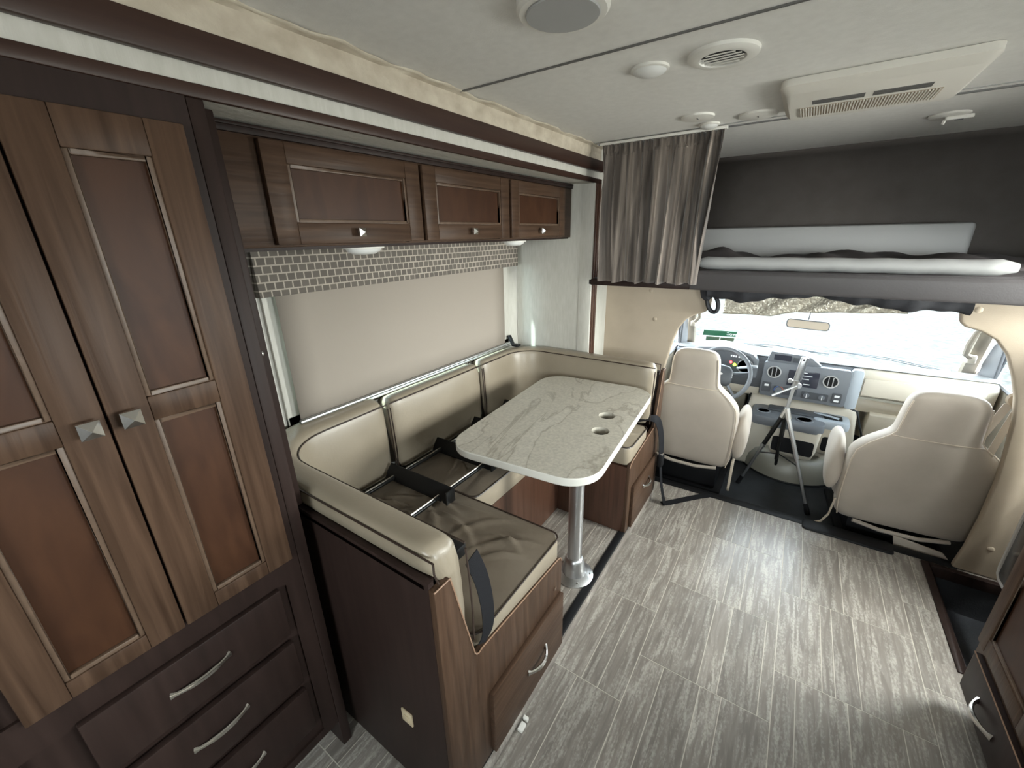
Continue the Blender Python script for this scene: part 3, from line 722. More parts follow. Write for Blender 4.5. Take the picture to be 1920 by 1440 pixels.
seat_cushion(-1.375, -.552, .612, 1.098, 'brown leather seat cushion with wrinkles, nearest the camera', wr=26, seed=4)
seat_cushion(-1.375, -.950, 1.102, 1.842, 'brown leather seat cushion along the window, under the ladder', wr=9, seed=9)
seat_cushion(-1.375, -.552, 1.846, 2.145, 'tan leather seat cushion at the far end beside the driver seat', wr=3, m='leather', seed=3)

# table
tb = thing('dinette_table', (-.79, 1.56, .06), 'marble-look rounded dinette table on a single metal post, with two cup holes', 'table')
ang = rad(4.3)
def rotT(v):
    x, y = v.x+.790, v.y-1.570
    return Vector((-.790+x*math.cos(ang)-y*math.sin(ang), 1.570+x*math.sin(ang)+y*math.cos(ang), v.z))
def rrect(x0, x1, y0, y1, r, n=8):
    q = []
    for cx, cy, a0 in ((x1-r, y1-r, 0), (x0+r, y1-r, 90), (x0+r, y0+r, 180), (x1-r, y0+r, 270)):
        q += [(cx+r*math.cos(rad(a0+90*i/n)), cy+r*math.sin(rad(a0+90*i/n))) for i in range(n+1)]
    return q
def tabletop():
    outer = rrect(-1.095, -.485, 1.072, 2.068, .125)
    holes = [(-.608, 1.640), (-.585, 1.478)]
    bm = bmesh.new(); z = .82; th = .032
    def loopv(pts, z_): 
        vs = [bm.verts.new(tuple(rotT(Vector((x, y, z_))))) for x, y in pts]
        return vs, [bm.edges.new((vs[i], vs[(i+1) % len(vs)])) for i in range(len(vs))]
    for z_ in (.82, .788):
        es = []
        _, e1 = loopv(outer, z_); es += e1
        for hx, hy in holes:
            _, e2 = loopv([(hx+.037*math.cos(2*math.pi*i/20), hy+.037*math.sin(2*math.pi*i/20)) for i in range(20)], z_); es += e2
        bmesh.ops.triangle_fill(bm, use_beauty=True, use_dissolve=False, edges=es)
    b = B(); b.v = [tuple(v.co) for v in bm.verts]; bm.verts.index_update(); b.f = [tuple(v.index for v in f.verts) for f in bm.faces]; bm.free()
    # hole walls
    for hx, hy in holes:
        rg = [[tuple(rotT(Vector((hx+.037*math.cos(2*math.pi*i/20), hy+.037*math.sin(2*math.pi*i/20), z_)))) for i in range(20)] for z_ in (.788, .82)]
        b.loft(rg, cap=False)
    return b
tabletop().build('tabletop', 'marble', tb, smooth=30)
e = B().loft([[tuple(rotT(Vector((x, y, z)))) for x, y in rrect(-1.095-o_, -.485+o_, 1.072-o_, 2.068+o_, .125+o_)] for o_, z in ((0, .7885), (.003, .792), (.003, .8165), (0, .8200))], cap=False)
e.build('edge_band', 'table_edge', tb)
for hx, hy in ((-.608, 1.640), (-.585, 1.478)):
    q = rotT(Vector((hx, hy, 0)))
    B().lathe((q.x, q.y, .72), [(.001, .0), (.034, .0), (.0385, .068), (.0405, .068), (.036, -.004), (.001, -.004)], n=20, cap=False).build('dark_cup_inside', 'black', tb)  # black cups added so the holes look shaded inside
PX, PY = -.652, 1.442
B().lathe((PX, PY, .06), [(.0335, .03), (.0335, .725)], n=24).build('post', 'aluminium', tb)
B().lathe((PX, PY, .06), [(.092, 0), (.092, .006), (.080, .014), (.058, .022), (.052, .05), (.046, .085), (.038, .105), (.0345, .107)], n=28).build('post_base', 'aluminium', tb)
B().lathe((PX, PY, .06), [(.04, .69), (.044, .70), (.08, .72), (.09, .729)], n=24).build('table_socket', 'aluminium', tb)
for i in range(5):
    a = rad(72*i+20); B().lathe((PX+.074*math.cos(a), PY+.074*math.sin(a), .072), [(.0065, 0), (.0065, .004), (.001, .006)], n=10).build('screw', 'steel', tb)

# ladder lying on the seats
ld = thing('bunk_ladder', (-1.18, 1.45, .59), 'black ladder with bright metal rails lying across the dinette seat cushions', 'ladder')
for x in (-1.318, -1.050):
    o = B().tube([(x, .70, .612), (x, 2.02, .612)], .0095, 10).build('rail', 'rail_dark', ld)
    B().tube([(x, .70, .6215), (x, 2.02, .6215)], .0035, 6).build('metal_strip', 'chrome', o)
for y in (1.005, 1.30, 1.595, 1.89):
    r = B().prism(0, [(y-.022, .602), (y-.014, .594), (y+.016, .634), (y+.028, .650), (y+.018, .656), (y-.006, .630)], -1.365, -1.003).build('rung', 'black', ld, bevel=.002)
    B().box(-1.004, -.998, y-.022, y+.028, .594, .652).build('end_cap', 'rail_dark', r, bevel=.002)

# seat belts
def belt(name, pts, label, wdt=.046, up=(1, 0, 0), buckle=None):
    t = thing(name, pts[0], label, 'seat belt', 'dinette seat belts')
    P = []
    V = [Vector(p) for p in pts]
    for i in range(len(V)-1):
        p0, p1, p2, p3 = V[max(i-1, 0)], V[i], V[i+1], V[min(i+2, len(V)-1)]
        for k in range(6):
            s_ = k/6; P.append(.5*((2*p1)+(-p0+p2)*s_+(2*p0-5*p1+4*p2-p3)*s_**2+(-p0+3*p1-3*p2+p3)*s_**3))
    P.append(V[-1]); B().ribbon(P, wdt, .0022, up).build('strap', 'webbing', t); return t
t = belt('seat_belt', [(-.562, .622, .840), (-.548, .640, .76), (-.541, .650, .66), (-.540, .645, .585), (-.545, .622, .552)], 'black seat belt strap tucked down the aisle end of the nearest back cushion', up=(0, 1, 0), wdt=.05)
t = belt('seat_belt', [(-.70, 2.10, .600), (-.62, 2.13, .606), (-.556, 2.19, .608), (-.524, 2.24, .575), (-.508, 2.29, .45), (-.502, 2.30, .34)], 'black seat belt falling over the far cushion towards the driver seat', up=(.3, 1, 0), wdt=.05)
b = B().rbox(-.515, -.485, 2.275, 2.325, .268, .345, .008); b.build('buckle', 'black', t)
B().box(-.513, -.487, 2.285, 2.315, .335, .352).build('tongue', 'chrome', t, bevel=.002)
t = belt('seat_belt', [(-.498, 2.30, .27), (-.480, 2.295, .15), (-.462, 2.30, .06), (-.452, 2.315, .012)], 'loose black belt strap trailing on the floor beside the far bench drawer', up=(0, 1, .1), wdt=.042)
B().ribbon([(-.465, 2.30, .006), (-.43, 2.335, .005), (-.36, 2.42, .004), (-.29, 2.50, .004), (-.225, 2.565, .005)], .042, .0025, (.7, -.7, 0)).build('strap', 'webbing', t)
t = thing('belt_buckle', (-1.42, 2.10, .93), 'small black seat belt buckle standing on the far corner of the back cushions', 'buckle')
B().box(-1.45, -1.40, 2.115, 2.155, .931, .945).build('base', 'black', t, bevel=.004)
B().prism(1, [(-1.455, .94), (-1.435, .935), (-1.468, .998), (-1.488, .995)], 2.12, 2.145).build('tongue', 'black', t, bevel=.003)
t = thing('belt_buckle', (-.80, .64, .60), 'small dark seat belt buckle behind the nearest back cushion', 'buckle')
B().rbox(-.66, -.61, .618, .66, .80, .835, .008).build('body', 'black', t)
# small marks on the near bench panel
t = thing('outlet_cover', (-.706, .470, .29), 'small cream outlet cover low on the dark panel of the nearest bench', 'outlet')
B().box(-.733, -.690, .468, .474, .282, .330).build('plate', 'sticker', t, bevel=.002)
B().box(-.720, -.703, .466, .469, .296, .316).build('socket', 'sticker', t, bevel=.001)
t = thing('floor_latch', (-.522, .785, .0), 'small pale metal latch on the floor beside the nearest drawer', 'latch')
B().box(-.530, -.512, .76, .79, .001, .014).build('plate', 'ceil_plastic', t, bevel=.002)
B().box(-.532, -.514, .798, .81, .001, .017).build('catch', 'ceil_plastic', t, bevel=.002)

# ================================================================ RIGHT BASE CABINET
kc = thing('kitchen_cabinet', (.98, .9, 0), 'brown wooden kitchen cabinet with drawer and panelled door at the right edge', 'cabinet')
b = B().box(.715, 1.245, .10, 1.70, .10, .93).box(.77, 1.245, .10, 1.64, 0, .10); b.build('body', 'wood_v', kc, bevel=.003)
def flip_door(y0, y1, z0, z1):
    X = .700; st = .055; b = B(); b.box(X-.004, X+.014, y0, y0+st, z0, z1).box(X-.004, X+.014, y1-st, y1, z0, z1).box(X-.0035, X+.014, y0+st, y1-st, z0, z0+st).box(X-.0035, X+.014, y0+st, y1-st, z1-st, z1)
    d = b.build('door', 'wood_v', kc, bevel=.0025)
    B().box(X+.006, X+.013, y0+st-.002, y1-st+.002, z0+st-.002, z1-st+.002).build('door_panel', 'wood_panel', d)
    q = B(); r = .009; ya, yb, za, zb = y0+st, y1-st, z0+st, z1-st
    for (a, c_, e_, f_) in ((ya, ya+r, za, zb), (yb-r, yb, za, zb), (ya+r, yb-r, za, za+r), (ya+r, yb-r, zb-r, zb)): q.box(X, X+.008, a, c_, e_, f_)
    q.build('bead', 'wood_bead', d, bevel=.002); return d
flip_door(1.30, 1.672, .315, .88); flip_door(.90, 1.27, .315, .88)
for y0, y1 in ((1.18, 1.655), (.68, 1.15)):
    d = B().box(.697, .715, y0, y1, .125, .276).build('drawer', 'wood_dark', kc, bevel=.003)
    q = B().tube([(.697, y1-.0+.0, .276), (.697, y0, .276)], .002, 6).build('edge_strip', 'edge', kc)
    pull(d, .698, (y0+y1)/2-.01, (y0+y1)/2+.115, .196, out=.028, sgn=-1)
t = tag(B().box(.69, 1.25, .08, 1.715, .93, .965).build('countertop', 'marble', bevel=.006), 'pale countertop on the kitchen cabinet at the right edge', 'countertop')
# dark folded screen beside the entry
t = thing('entry_screen', (1.03, 2.42, .05), 'black glossy panel with a white edge standing beside the entry step', 'panel')
B().rbox(.995, 1.02, 2.16, 2.47, .08, 1.15, .01).build('panel', 'screen', t)
B().tube([(1.0, 2.478, 1.15), (1.0, 2.480, .13), (1.0, 2.470, .09), (1.0, 2.44, .075), (1.0, 2.16, .075)], .010, 8).build('white_edge', 'white', t)

# ================================================================ CEILING FIXTURES
def round_thing(name, x, y, r, label, cat, style):
    t = thing(name, (x, y, 2.03), label, cat)
    z = 2.030
    if style == 'vent':
        B().lathe((x, y, z), [(r, 0), (r*.99, -.008), (r*.85, -.014), (r*.66, -.013), (r*.60, -.003), (r*.60, 0)], n=32, cap=False).build('rim', 'ceil_plastic', t)
        B().lathe((x, y, z), [(r*.62, -.004), (r*.62, -.001)], n=32).build('dark_backing', 'black', t)  # black disc painting the shade behind the louvres
        for i in range(5):
            yy = (i-2)*r*.21; hw = math.sqrt(max(.0001, (r*.58)**2-yy**2))
            B().box(x-hw, x+hw, y+yy-.0035, y+yy+.0035, z-.0125, z-.0112).build('louver', 'ceil_plastic', t)
    elif style == 'dome':
        B().lathe((x, y, z), [(r, 0), (r, -.006), (r*.92, -.008)], n=28).build('base', 'ceil_plastic', t)
        B().lathe((x, y, z), [(r*.92, -.005), (r*.80, -.012), (r*.5, -.018), (r*.2, -.020), (.001, -.021)], n=28).build('cover', 'lens', t)
    elif style == 'disc':
        B().lathe((x, y, z), [(r, 0), (r*.98, -.007), (r*.82, -.010), (.001, -.011)], n=28).build('cover', 'ceil_plastic', t)
        B().box(x+.0, x+.004, y-r*.3, y, z-.0125, z-.010).build('indicator', 'seam', t)
    elif style == 'puck':
        B().lathe((x, y, z), [(r, 0), (r, -.016), (r*.94, -.022), (.001, -.024)], n=32).build('housing', 'ceil_plastic', t)
        B().lathe((x, y, z), [(r*.80, -.0235), (r*.78, -.026), (.001, -.0265)], n=32).build('grille_plate', 'light_grey', t)
    elif style == 'latch':
        B().lathe((x, y, z), [(r, 0), (r, -.008), (r*.9, -.012), (.001, -.012)], n=24).build('base', 'ceil_plastic', t)
        B().rbox(x-.012, x+.075, y-.012, y+.014, z-.024, z-.010, .008).build('lever', 'ceil_plastic', t)
        B().box(x+.02, x+.045, y-.004, y+.006, z-.026, z-.020).build('slot', 'dash_dark', t)
        B().tube([(x-.01, y, z-.02), (x-.013, y+.005, z-.035)], .006, 6).build('peg', 'ceil_plastic', t)
    return t
round_thing('ceiling_speaker', -.476, .900, .092, 'round grey ceiling fixture cut by the top edge of the photo', 'speaker', 'puck')
round_thing('dome_light', -.446, 1.365, .052, 'smooth white dome on the ceiling, left of the round vent', 'light', 'dome')
round_thing('ceiling_vent', -.262, 1.378, .086, 'round white ceiling vent with louvres over a black backing', 'vent', 'vent')
round_thing('smoke_detector', -.445, 2.0, .062, 'round white ceiling disc with a small mark, nearest the curtain of the larger two', 'detector', 'disc')
round_thing('ceiling_speaker', -.245, 2.12, .070, 'flat round white ceiling disc just left of the air conditioner', 'speaker', 'disc')
round_thing('dome_light', -.432, 2.165, .042, 'smallest white dome on the ceiling, just above the curtain top', 'light', 'dome')
round_thing('roof_latch', .395, 2.63, .065, 'white ceiling latch with a lever over the cab bunk', 'latch', 'latch')
ac = thing('air_conditioner', (.09, 1.95, 1.99), 'cream rectangular ceiling air conditioner panel with slots and a ribbed grille', 'air conditioner')
x0, x1, y0, y1 = -.150, .330, 1.715, 2.150
r_o = [(x, y, 2.029) for x, y in rrect(x0, x1, y0, y1, .03, 4)]; r_m = [(x, y, 2.010) for x, y in rrect(x0, x1, y0, y1, .03, 4)]
r_i = [(x, y, 1.992) for x, y in rrect(x0+.018, x1-.018, y0+.03, y1-.012, .025, 4)]
B().loft([r_o, r_m, r_i]).build('housing', 'ac_cream', ac)
for s_ in (-1, 1):
    for i in range(4):
        cx = .082+s_*.078; B().box(cx-.068, cx+.068, 1.862+i*.0135, 1.8665+i*.0135, 1.9895, 1.993).build('air_slot', 'seam', ac)
B().box(-.100, .262, 1.945, 2.085, 1.9905, 1.993).build('filter_screen', 'padded', ac)
rb = B()
for i in range(46): xx = -.098+i*.0078; rb.box(xx, xx+.0034, 1.945, 2.085, 1.987, 1.991)
rb.build('grille_rib', 'ac_cream', ac, kind='stuff')

# ================================================================ CAB
def superring(cx, cy, z, hx, hy, n=28, p=4.2):
    q = []
    for j in range(n):
        a = 2*math.pi*j/n; ca, sa = math.cos(a), math.sin(a)
        q.append((cx+hx*math.copysign(abs(ca)**(2/p), ca), cy+hy*math.copysign(abs(sa)**(2/p), sa), z))
    return q
def captain_seat(x, y, yaw, label, wid=1.0, ztop=.925, zb=.10, zf=-.10, arm=1):
    t = thing('captain_seat', (x, y, zf), label, 'seat', 'cab seats')
    def X(v):
        dx, dy = v.x-x, v.y-y; dy += (v.z-zb)*-.10*-1*0
        lean = -(v.z-zb)*.13+.02
        dy += lean if v.z > zb-.05 and dy < .16 else 0
        c_, s_ = math.cos(yaw), math.sin(yaw)
        return Vector((x+dx*c_-dy*s_, y+dx*s_+dy*c_, v.z))
    H = ztop-zb
    levels = [(0, .235, .040), (.03, .262, .062), (.12, .276, .070), (.30, .282, .074), (.47, .282, .074), (.55, .276, .072), (.60, .250, .068), (.65, .212, .064), (.69, .172, .060), (.72, .148, .058), (.76, .143, .056), (.86, .139, .055), (.93, .134, .053), (.97, .120, .046), (.99, .095, .034), (1.0, .055, .018)]
    rings = [superring(x, y, zb+H*k, hx*wid, hy) for k, hx, hy in levels]
    b = B().loft(rings); b.xf(X); b.build('backrest', 'cab_seat', t, sub=1, smooth=80)
    # seam piping: outline of the rear panel and the headrest line
    def rear(k, side, back=.0):
        for (k0, a, h0), (k1, c_, h1) in zip(levels, levels[1:]):
            if k0 <= k <= k1:
                f = (k-k0)/(k1-k0); return (x+side*(a+(c_-a)*f)*wid*.955, y-(h0+(h1-h0)*f)*.80, zb+H*k)
    ks = [.03, .08, .15, .25, .35, .48, .56, .62, .66, .70, .73, .80, .88, .94]
    for s_ in (-1, 1):
        b = B().tube([rear(k, s_) for k in ks], .0035, 6); b.xf(X); b.build('seam', 'cab_seat_light', t)
    hz = zb+H*.70; b = B().tube([(x-.155*wid, y-.048, hz), (x-.08, y-.062, hz), (x+.08, y-.062, hz), (x+.155*wid, y-.048, hz)], .0028, 6); b.xf(X); b.build('headrest_seam', 'cab_seat_light', t)
    # seat cushion, base
    rr_ = [superring(x, y+.25, z, hx*wid, hy) for z, hx, hy in ((zb+.02, .235, .21), (zb+.06, .265, .25), (zb+.14, .27, .26), (zb+.17, .25, .24), (zb+.18, .20, .19))]
    b = B().loft(rr_); b.xf(X); b.build('seat_cushion', 'cab_seat', t, sub=1, smooth=80)
    b = B().box(x-.20, x+.20, y+.03, y+.44, zf+.01, zb+.03); b.xf(X); b.build('pedestal', 'black', t, bevel=.01)
    b = B().box(x-.24, x+.24, y+.00, y+.50, zf, zf+.03); b.xf(X); b.build('base_rail', 'black', t, bevel=.005)
    b = B().tube([(x-.20, y-.065, zb+.012), (x-.08, y-.078, zb-.006), (x+.08, y-.078, zb-.006), (x+.20, y-.065, zb+.012)], .012, 8, flat=1.0); b.xf(X); b.build('lower_bolster', 'cab_seat', t)
    return t, X
def armrest(t, X, xa, ya, za, zb_, side):
    rg = []
    n = 14
    for k, (yy, zz, h, w_) in enumerate([(0, 0, .07, .030), (.02, .01, .125, .040), (.06, .03, .155, .046), (.12, .06, .150, .046), (.19, .09, .12, .042), (.26, .12, .07, .034), (.29, .13, .03, .02)]):
        rg.append([(xa+w_*math.cos(2*math.pi*j/n), ya+yy, (za+zb_)/2+zz+h*math.sin(2*math.pi*j/n)) for j in range(n)])
    b = B().loft(rg); b.xf(X) if X else 0
    b.build('armrest', 'cab_seat', t, sub=1, smooth=80)
t, X = captain_seat(-.435, 2.74, 0, 'beige fabric driver seat seen from behind, beside the dinette', wid=1.0, ztop=.925, zb=.12)
armrest(t, None, -.132, 2.68, .20, .47, 1)
b = B().prism(0, [(2.70, .20), (2.76, .20), (2.75, .02), (2.72, -.03), (2.70, .0)], -.155, -.140); b.build('trim_flap', 'cab_seat_light', t, bevel=.004)
t, X = captain_seat(.678, 2.70, rad(5), 'beige fabric passenger seat seen from behind, at the right', wid=1.08, ztop=.870, zb=.05)
armrest(t, None, .345, 2.62, .19, .46, -1)
b = B().tube([(.385, 2.63, .17), (.375, 2.63, .06), (.35, 2.63, .0), (.325, 2.64, -.02)], .010, 8, flat=.5); b.build('recline_lever', 'cab_seat_light', t)
b = B().prism(1, [(.66, .04), (.86, .015), (.90, -.03), (.84, -.075), (.68, -.045)], 2.625, 2.64); b.build('trim_flap', 'cab_seat', t, bevel=.004)

# dash
PB = thing('dashboard', (.17, 3.45, .42), 'cream and grey vehicle dashboard below the windscreen', 'dashboard')
prof = [(3.40, .44), (3.33, .52), (3.31, .60), (3.30, .715), (3.33, .745), (3.40, .752), (3.60, .714), (3.80, .648), (3.80, .44)]
B().prism(0, prof, .425, 1.045).build('passenger_panel', 'plastic_cream', PB, bevel=.008)
B().prism(0, [(y, z+.002) for y, z in prof], -.70, .425).build('driver_panel', 'dash_grey', PB, bevel=.008)
B().prism(0, [(3.36, .745), (3.335, .756), (3.40, .766), (3.60, .732), (3.80, .668), (3.80, .635)], -.70, 1.05).build('top_pad', 'top_pad', PB, bevel=.006)
B().prism(0, [(3.40, .44), (3.345, .455), (3.33, .50), (3.335, .54), (3.84, .54), (3.84, .44)], -.70, -.10).build('knee_panel', 'plastic_cream', PB, bevel=.006)
B().prism(0, [(3.40, .46), (3.36, .44), (3.42, .25), (3.84, .10), (3.84, .46)], .54, 1.045).build('lower_panel', 'plastic_cream', PB, bevel=.008)
B().prism(0, [(3.42, .46), (3.38, .44), (3.44, .25), (3.84, .10), (3.84, .46)], -.70, -.18).build('lower_panel', 'rubber_beige', PB, bevel=.008)
B().box(.44, 1.03, 3.296, 3.304, .560, .575).build('glovebox_gap', 'rubber_beige', PB)
B().box(.46, 1.00, 3.290, 3.306, .585, .700).build('glovebox_lid', 'plastic_cream', PB, bevel=.004)
# centre stack
cs = B().prism(1, rrect(-.095, .392, .488, .738, .022, 4), 3.272, 3.33).build('centre_stack', 'dash_grey', PB, bevel=.004)
B().prism(1, rrect(.388, .452, .480, .748, .02, 4), 3.282, 3.33).build('stack_end', 'dash_blue', PB, bevel=.006)
def vent(x, z):
    B().lathe((x, 3.272, z), [(.043, 0), (.043, -.006), (.036, -.006), (.035, 0)], ax=1, n=24).build('vent_ring', 'aluminium', cs)
    B().lathe((x, 3.272, z), [(.035, -.003), (.034, -.004), (.001, -.004)], ax=1, n=24).build('vent_opening', 'black', cs)
    for d in (-.012, .012): B().box(x+d-.0022, x+d+.0022, 3.264, 3.268, z-.030, z+.030).build('vent_vane', 'aluminium', cs)
vent(-.028, .668); vent(.292, .652)
o = B().prism(1, rrect(.055, .228, .590, .700, .006, 3), 3.266, 3.272).build('radio', 'screen', PB, bevel=.001)
for z, a, c_ in ((.690, .128, .160), (.670, .118, .190), (.647, .118, .175), (.612, .150, .185)): B().box(a, c_, 3.2635, 3.266, z-.0022, z+.0022).build('radio_print', 'white', o)
for x in (.066, .078, .09): B().box(x-.003, x+.003, 3.262, 3.266, .605, .630).build('radio_key', 'dash_grey', o)
o = B().prism(1, rrect(-.085, -.030, .520, .590, .006, 3), 3.268, 3.272).build('switch_block', 'dash_dark', PB); B().box(-.07, -.045, 3.262, 3.268, .562, .576).build('switch', 'white', o)
o = B().prism(1, rrect(-.012, .125, .515, .570, .006, 3), 3.267, 3.272).build('heater_panel', 'dash_dark', PB)
B().lathe((.018, 3.267, .543), [(.024, 0), (.022, -.012), (.001, -.013)], ax=1, n=20).build('heater_knob', 'dash_grey', o)
B().tube([(.018+.027*math.cos(a), 3.266, .543+.027*math.sin(a)) for a in [rad(q) for q in range(100, 200, 12)]], .0022, 5).build('cold_scale', 'heat_blue', o)
B().tube([(.018+.027*math.cos(a), 3.266, .543+.027*math.sin(a)) for a in [rad(q) for q in range(-10, 85, 12)]], .0022, 5).build('hot_scale', 'heat_red', o)
o = B().prism(1, rrect(.150, .298, .512, .560, .006, 3), 3.267, 3.272).build('control_panel', 'dash_dark', PB)
for x in (.18, .265): B().lathe((x, 3.267, .536), [(.018, 0), (.016, -.012), (.001, -.013)], ax=1, n=18).build('control_knob', 'dash_grey', o); 
for x in (.18, .265): B().box(x-.002, x+.002, 3.250, 3.256, .522, .550).build('knob_mark', 'white', o)
o = B().prism(1, rrect(.318, .368, .510, .578, .006, 3), 3.267, 3.272).build('switch_block', 'dash_dark', PB); B().box(.330, .356, 3.262, 3.268, .552, .566).build('switch', 'white', o); B().box(.330, .356, 3.262, 3.268, .522, .534).build('switch', 'white', o)
# storage pod on top of the stack and instrument hood
o = B().prism(1, [(-.085, .735), (-.068, .808), (.125, .800), (.168, .790), (.235, .735)], 3.285, 3.44).build('display_pod', 'dash_grey', PB, bevel=.006)
B().prism(1, rrect(-.045, .055, .752, .790, .004, 3), 3.280, 3.286).build('display_screen', 'screen', o)
B().box(.066, .10, 3.280, 3.286, .748, .782).build('display_button', 'dash_dark', o, bevel=.001)
hood = [(-.60, .60), (-.60, .745), (-.53, .785), (-.40, .802), (-.27, .796), (-.17, .772), (-.13, .73), (-.13, .60)]
B().prism(1, hood, 3.27, 3.50).build('instrument_hood', 'dash_grey', PB, bevel=.012)
o = B().prism(1, [(-.58, .60), (-.58, .735), (-.52, .768), (-.40, .785), (-.28, .778), (-.19, .757), (-.16, .72), (-.16, .60)], 3.262, 3.272).build('instrument_panel', 'dash_dark', PB)
for x in (-.47, -.21):
    B().lathe((x, 3.262, .682), [(.052, 0), (.052, -.004), (.047, -.004), (.046, 0)], ax=1, n=24).build('gauge_ring', 'aluminium', o)
    B().lathe((x, 3.262, .682), [(.044, -.001), (.001, -.001)], ax=1, n=24).build('gauge_face', 'black', o)
B().lathe((-.303, 3.262, .700), [(.009, 0), (.008, -.003), (.001, -.003)], ax=1, n=12).build('red_telltale', 'red_lamp', o)
B().lathe((-.277, 3.262, .684), [(.011, 0), (.010, -.003), (.001, -.003)], ax=1, n=12).build('green_telltale', 'green_lamp', o)
for i, x in enumerate((-.305, -.290, -.275, -.255, -.240, -.225)): B().box(x-.005, x+.005, 3.260, 3.263, .742-.001*i, .755-.001*i).build('indicator_mark', 'white', o)

# steering wheel
WC_ = Vector((-.338, 3.08, .655)); tilt = rad(-24)
sw = thing('steering_wheel', tuple(WC_), 'dark grey steering wheel in front of the driver seat', 'steering wheel')
Rx = Matrix.Rotation(tilt, 3, 'X')
def wp(a, r, d=0): return tuple(WC_+Rx @ Vector((r*math.cos(a), d, r*math.sin(a))))
R_ = .182
B().tube([wp(2*math.pi*i/40, R_) for i in range(40)], .0145, 10, closed=True).build('rim', 'dash_grey', sw)
hubp = [(-.075, -.05), (-.055, -.08), (.055, -.08), (.075, -.05), (.080, .02), (.055, .055), (0, .068), (-.055, .055), (-.080, .02)]
b = B().loft([[tuple(WC_+Rx @ Vector((x*k, d, z*k))) for x, z in hubp] for k, d in ((.9, .03), (1, .0), (1, -.02), (.85, -.032))]); hb = b.build('hub', 'dash_dark', sw, smooth=50)
B().loft([[tuple(WC_+Rx @ Vector((.017*math.cos(a), d, .008*math.sin(a)))) for a in [2*math.pi*i/16 for i in range(16)]] for d in (-.032, -.035)]).build('badge', 'aluminium', hb)
for a in (rad(12), rad(168), rad(232), rad(308)):
    B().tube([wp(a, .06, -.01), wp(a, .12, .0), wp(a, R_-.005)], [.020, .014, .012], 8, flat=.5).build('spoke', 'dash_grey', sw)
for z in (.018, .002, -.014):
    b = B(); b.box(-.004, .004, -.03, -.02, -.005, .005); b.xf(lambda v: WC_+Rx @ (v+Vector((.073, .006, z)))); b.build('button', 'white', sw)
B().tube([(-.25, 3.16, .69), (-.16, 3.13, .722), (-.128, 3.12, .73)], [.008, .011, .010], 8).build('gear_lever', 'dash_blue', sw)
B().tube([(-.338, 3.10, .65), (-.338, 3.30, .58)], .035, 12).build('column', 'dash_dark', sw)

# engine cover with tray and bins
eg = thing('engine_cover', (.17, 3.4, -.10), 'cream engine cover with drink tray and two black storage pockets between the seats', 'console')
def trap(xa, xb, za, xc, xd, zc, y0, y1):
    b = B(); v = [(xa, y0, za), (xb, y0, za), (xd, y0+.03, zc), (xc, y0+.03, zc), (xa, y1, za), (xb, y1, za), (xd, y1, zc), (xc, y1, zc)]
    return b.add(v, [(0, 1, 2, 3), (4, 7, 6, 5), (0, 4, 5, 1), (1, 5, 6, 2), (2, 6, 7, 3), (3, 7, 4, 0)])
trap(-.20, .53, -.098, -.145, .475, .47, 3.30, 3.84).build('cover', 'plastic_cream', eg, bevel=.03, seg=3)
sk = [[(.17+.33*k*math.cos(a), 3.50-.34*k*math.sin(a), z) for a in [math.pi*i/20 for i in range(21)]] for k, z in ((1.0, -.099), (1.0, -.05), (.97, .0), (.88, .055), (.74, .09), (.5, .10))]
B().loft(sk).build('rubber_base', 'rubber_beige', eg, smooth=60)
B().tube([(.17+.335*math.cos(math.pi*i/20), 3.50-.345*math.sin(math.pi*i/20), -.094) for i in range(21)], .006, 6).build('base_edging', 'black', eg)
gp = B().tube([(-.165, 3.305, .30), (-.142, 3.30, .478)], .006, 6).tube([(.43, 3.296, .482), (.468, 3.30, .468), (.535, 3.295, .27)], .007, 6); gp.build('gasket', 'black', eg)
def bin_(x0, x1, y0, z0, z1, px0, px1, pz0, pz1):
    b = B().loft([[(x, y, z) for x, y in rrect(x0+i_, x1-i_, y0+j_, 3.36, .03, 4)] for i_, j_, z in ((.045, .07, z0), (.02, .03, z0+.03), (.008, .01, z0+.09), (0, 0, z1))])
    o = b.build('bin', 'plastic_cream', eg, smooth=50)
    b = B().prism(1, rrect(px0, px1, pz0, pz1, .018, 4), y0-.003, y0+.012)
    b.xf(lambda v: Vector((v.x, v.y+.010*(z1-v.z)/(z1-z0-.09), v.z))); b.build('pocket', 'black', o)
bin_(.015, .300, 3.085, .105, .350, .040, .275, .165, .275)
bin_(.262, .430, 3.185, .135, .365, .315, .405, .190, .295)
tr = B().rbox(-.115, .310, 3.078, 3.33, .335, .402, .06, rz=.012).build('drink_tray', 'dash_grey', eg)
B().rbox(.245, .442, 3.178, 3.34, .350, .412, .04, rz=.012).build('coin_tray', 'dash_blue', eg)
B().rbox(-.02, .36, 3.22, 3.31, .402, .416, .02, rz=.004).build('tray_recess', 'dash_dark', eg)
for x, y, r in ((-.045, 3.19, .036), (.195, 3.15, .042)):
    B().lathe((x, y, .400), [(r*1.25, 0), (r*1.2, .007), (r, .008), (r*.96, .003)], n=24).build('cup_ring', 'dash_grey', tr)
    B().lathe((x, y, .400), [(r*.97, .004), (.001, .004)], n=24).build('dark_cup_inside', 'black', tr)
B().rbox(.30, .40, 3.215, 3.29, .412, .418, .01, rz=.002).build('coin_recess', 'black', eg)
B().tube([(.25, 3.29, .416), (.34, 3.24, .424), (.38, 3.23, .420)], .012, 8, flat=.5).build('tray_lip', 'dash_blue', eg)

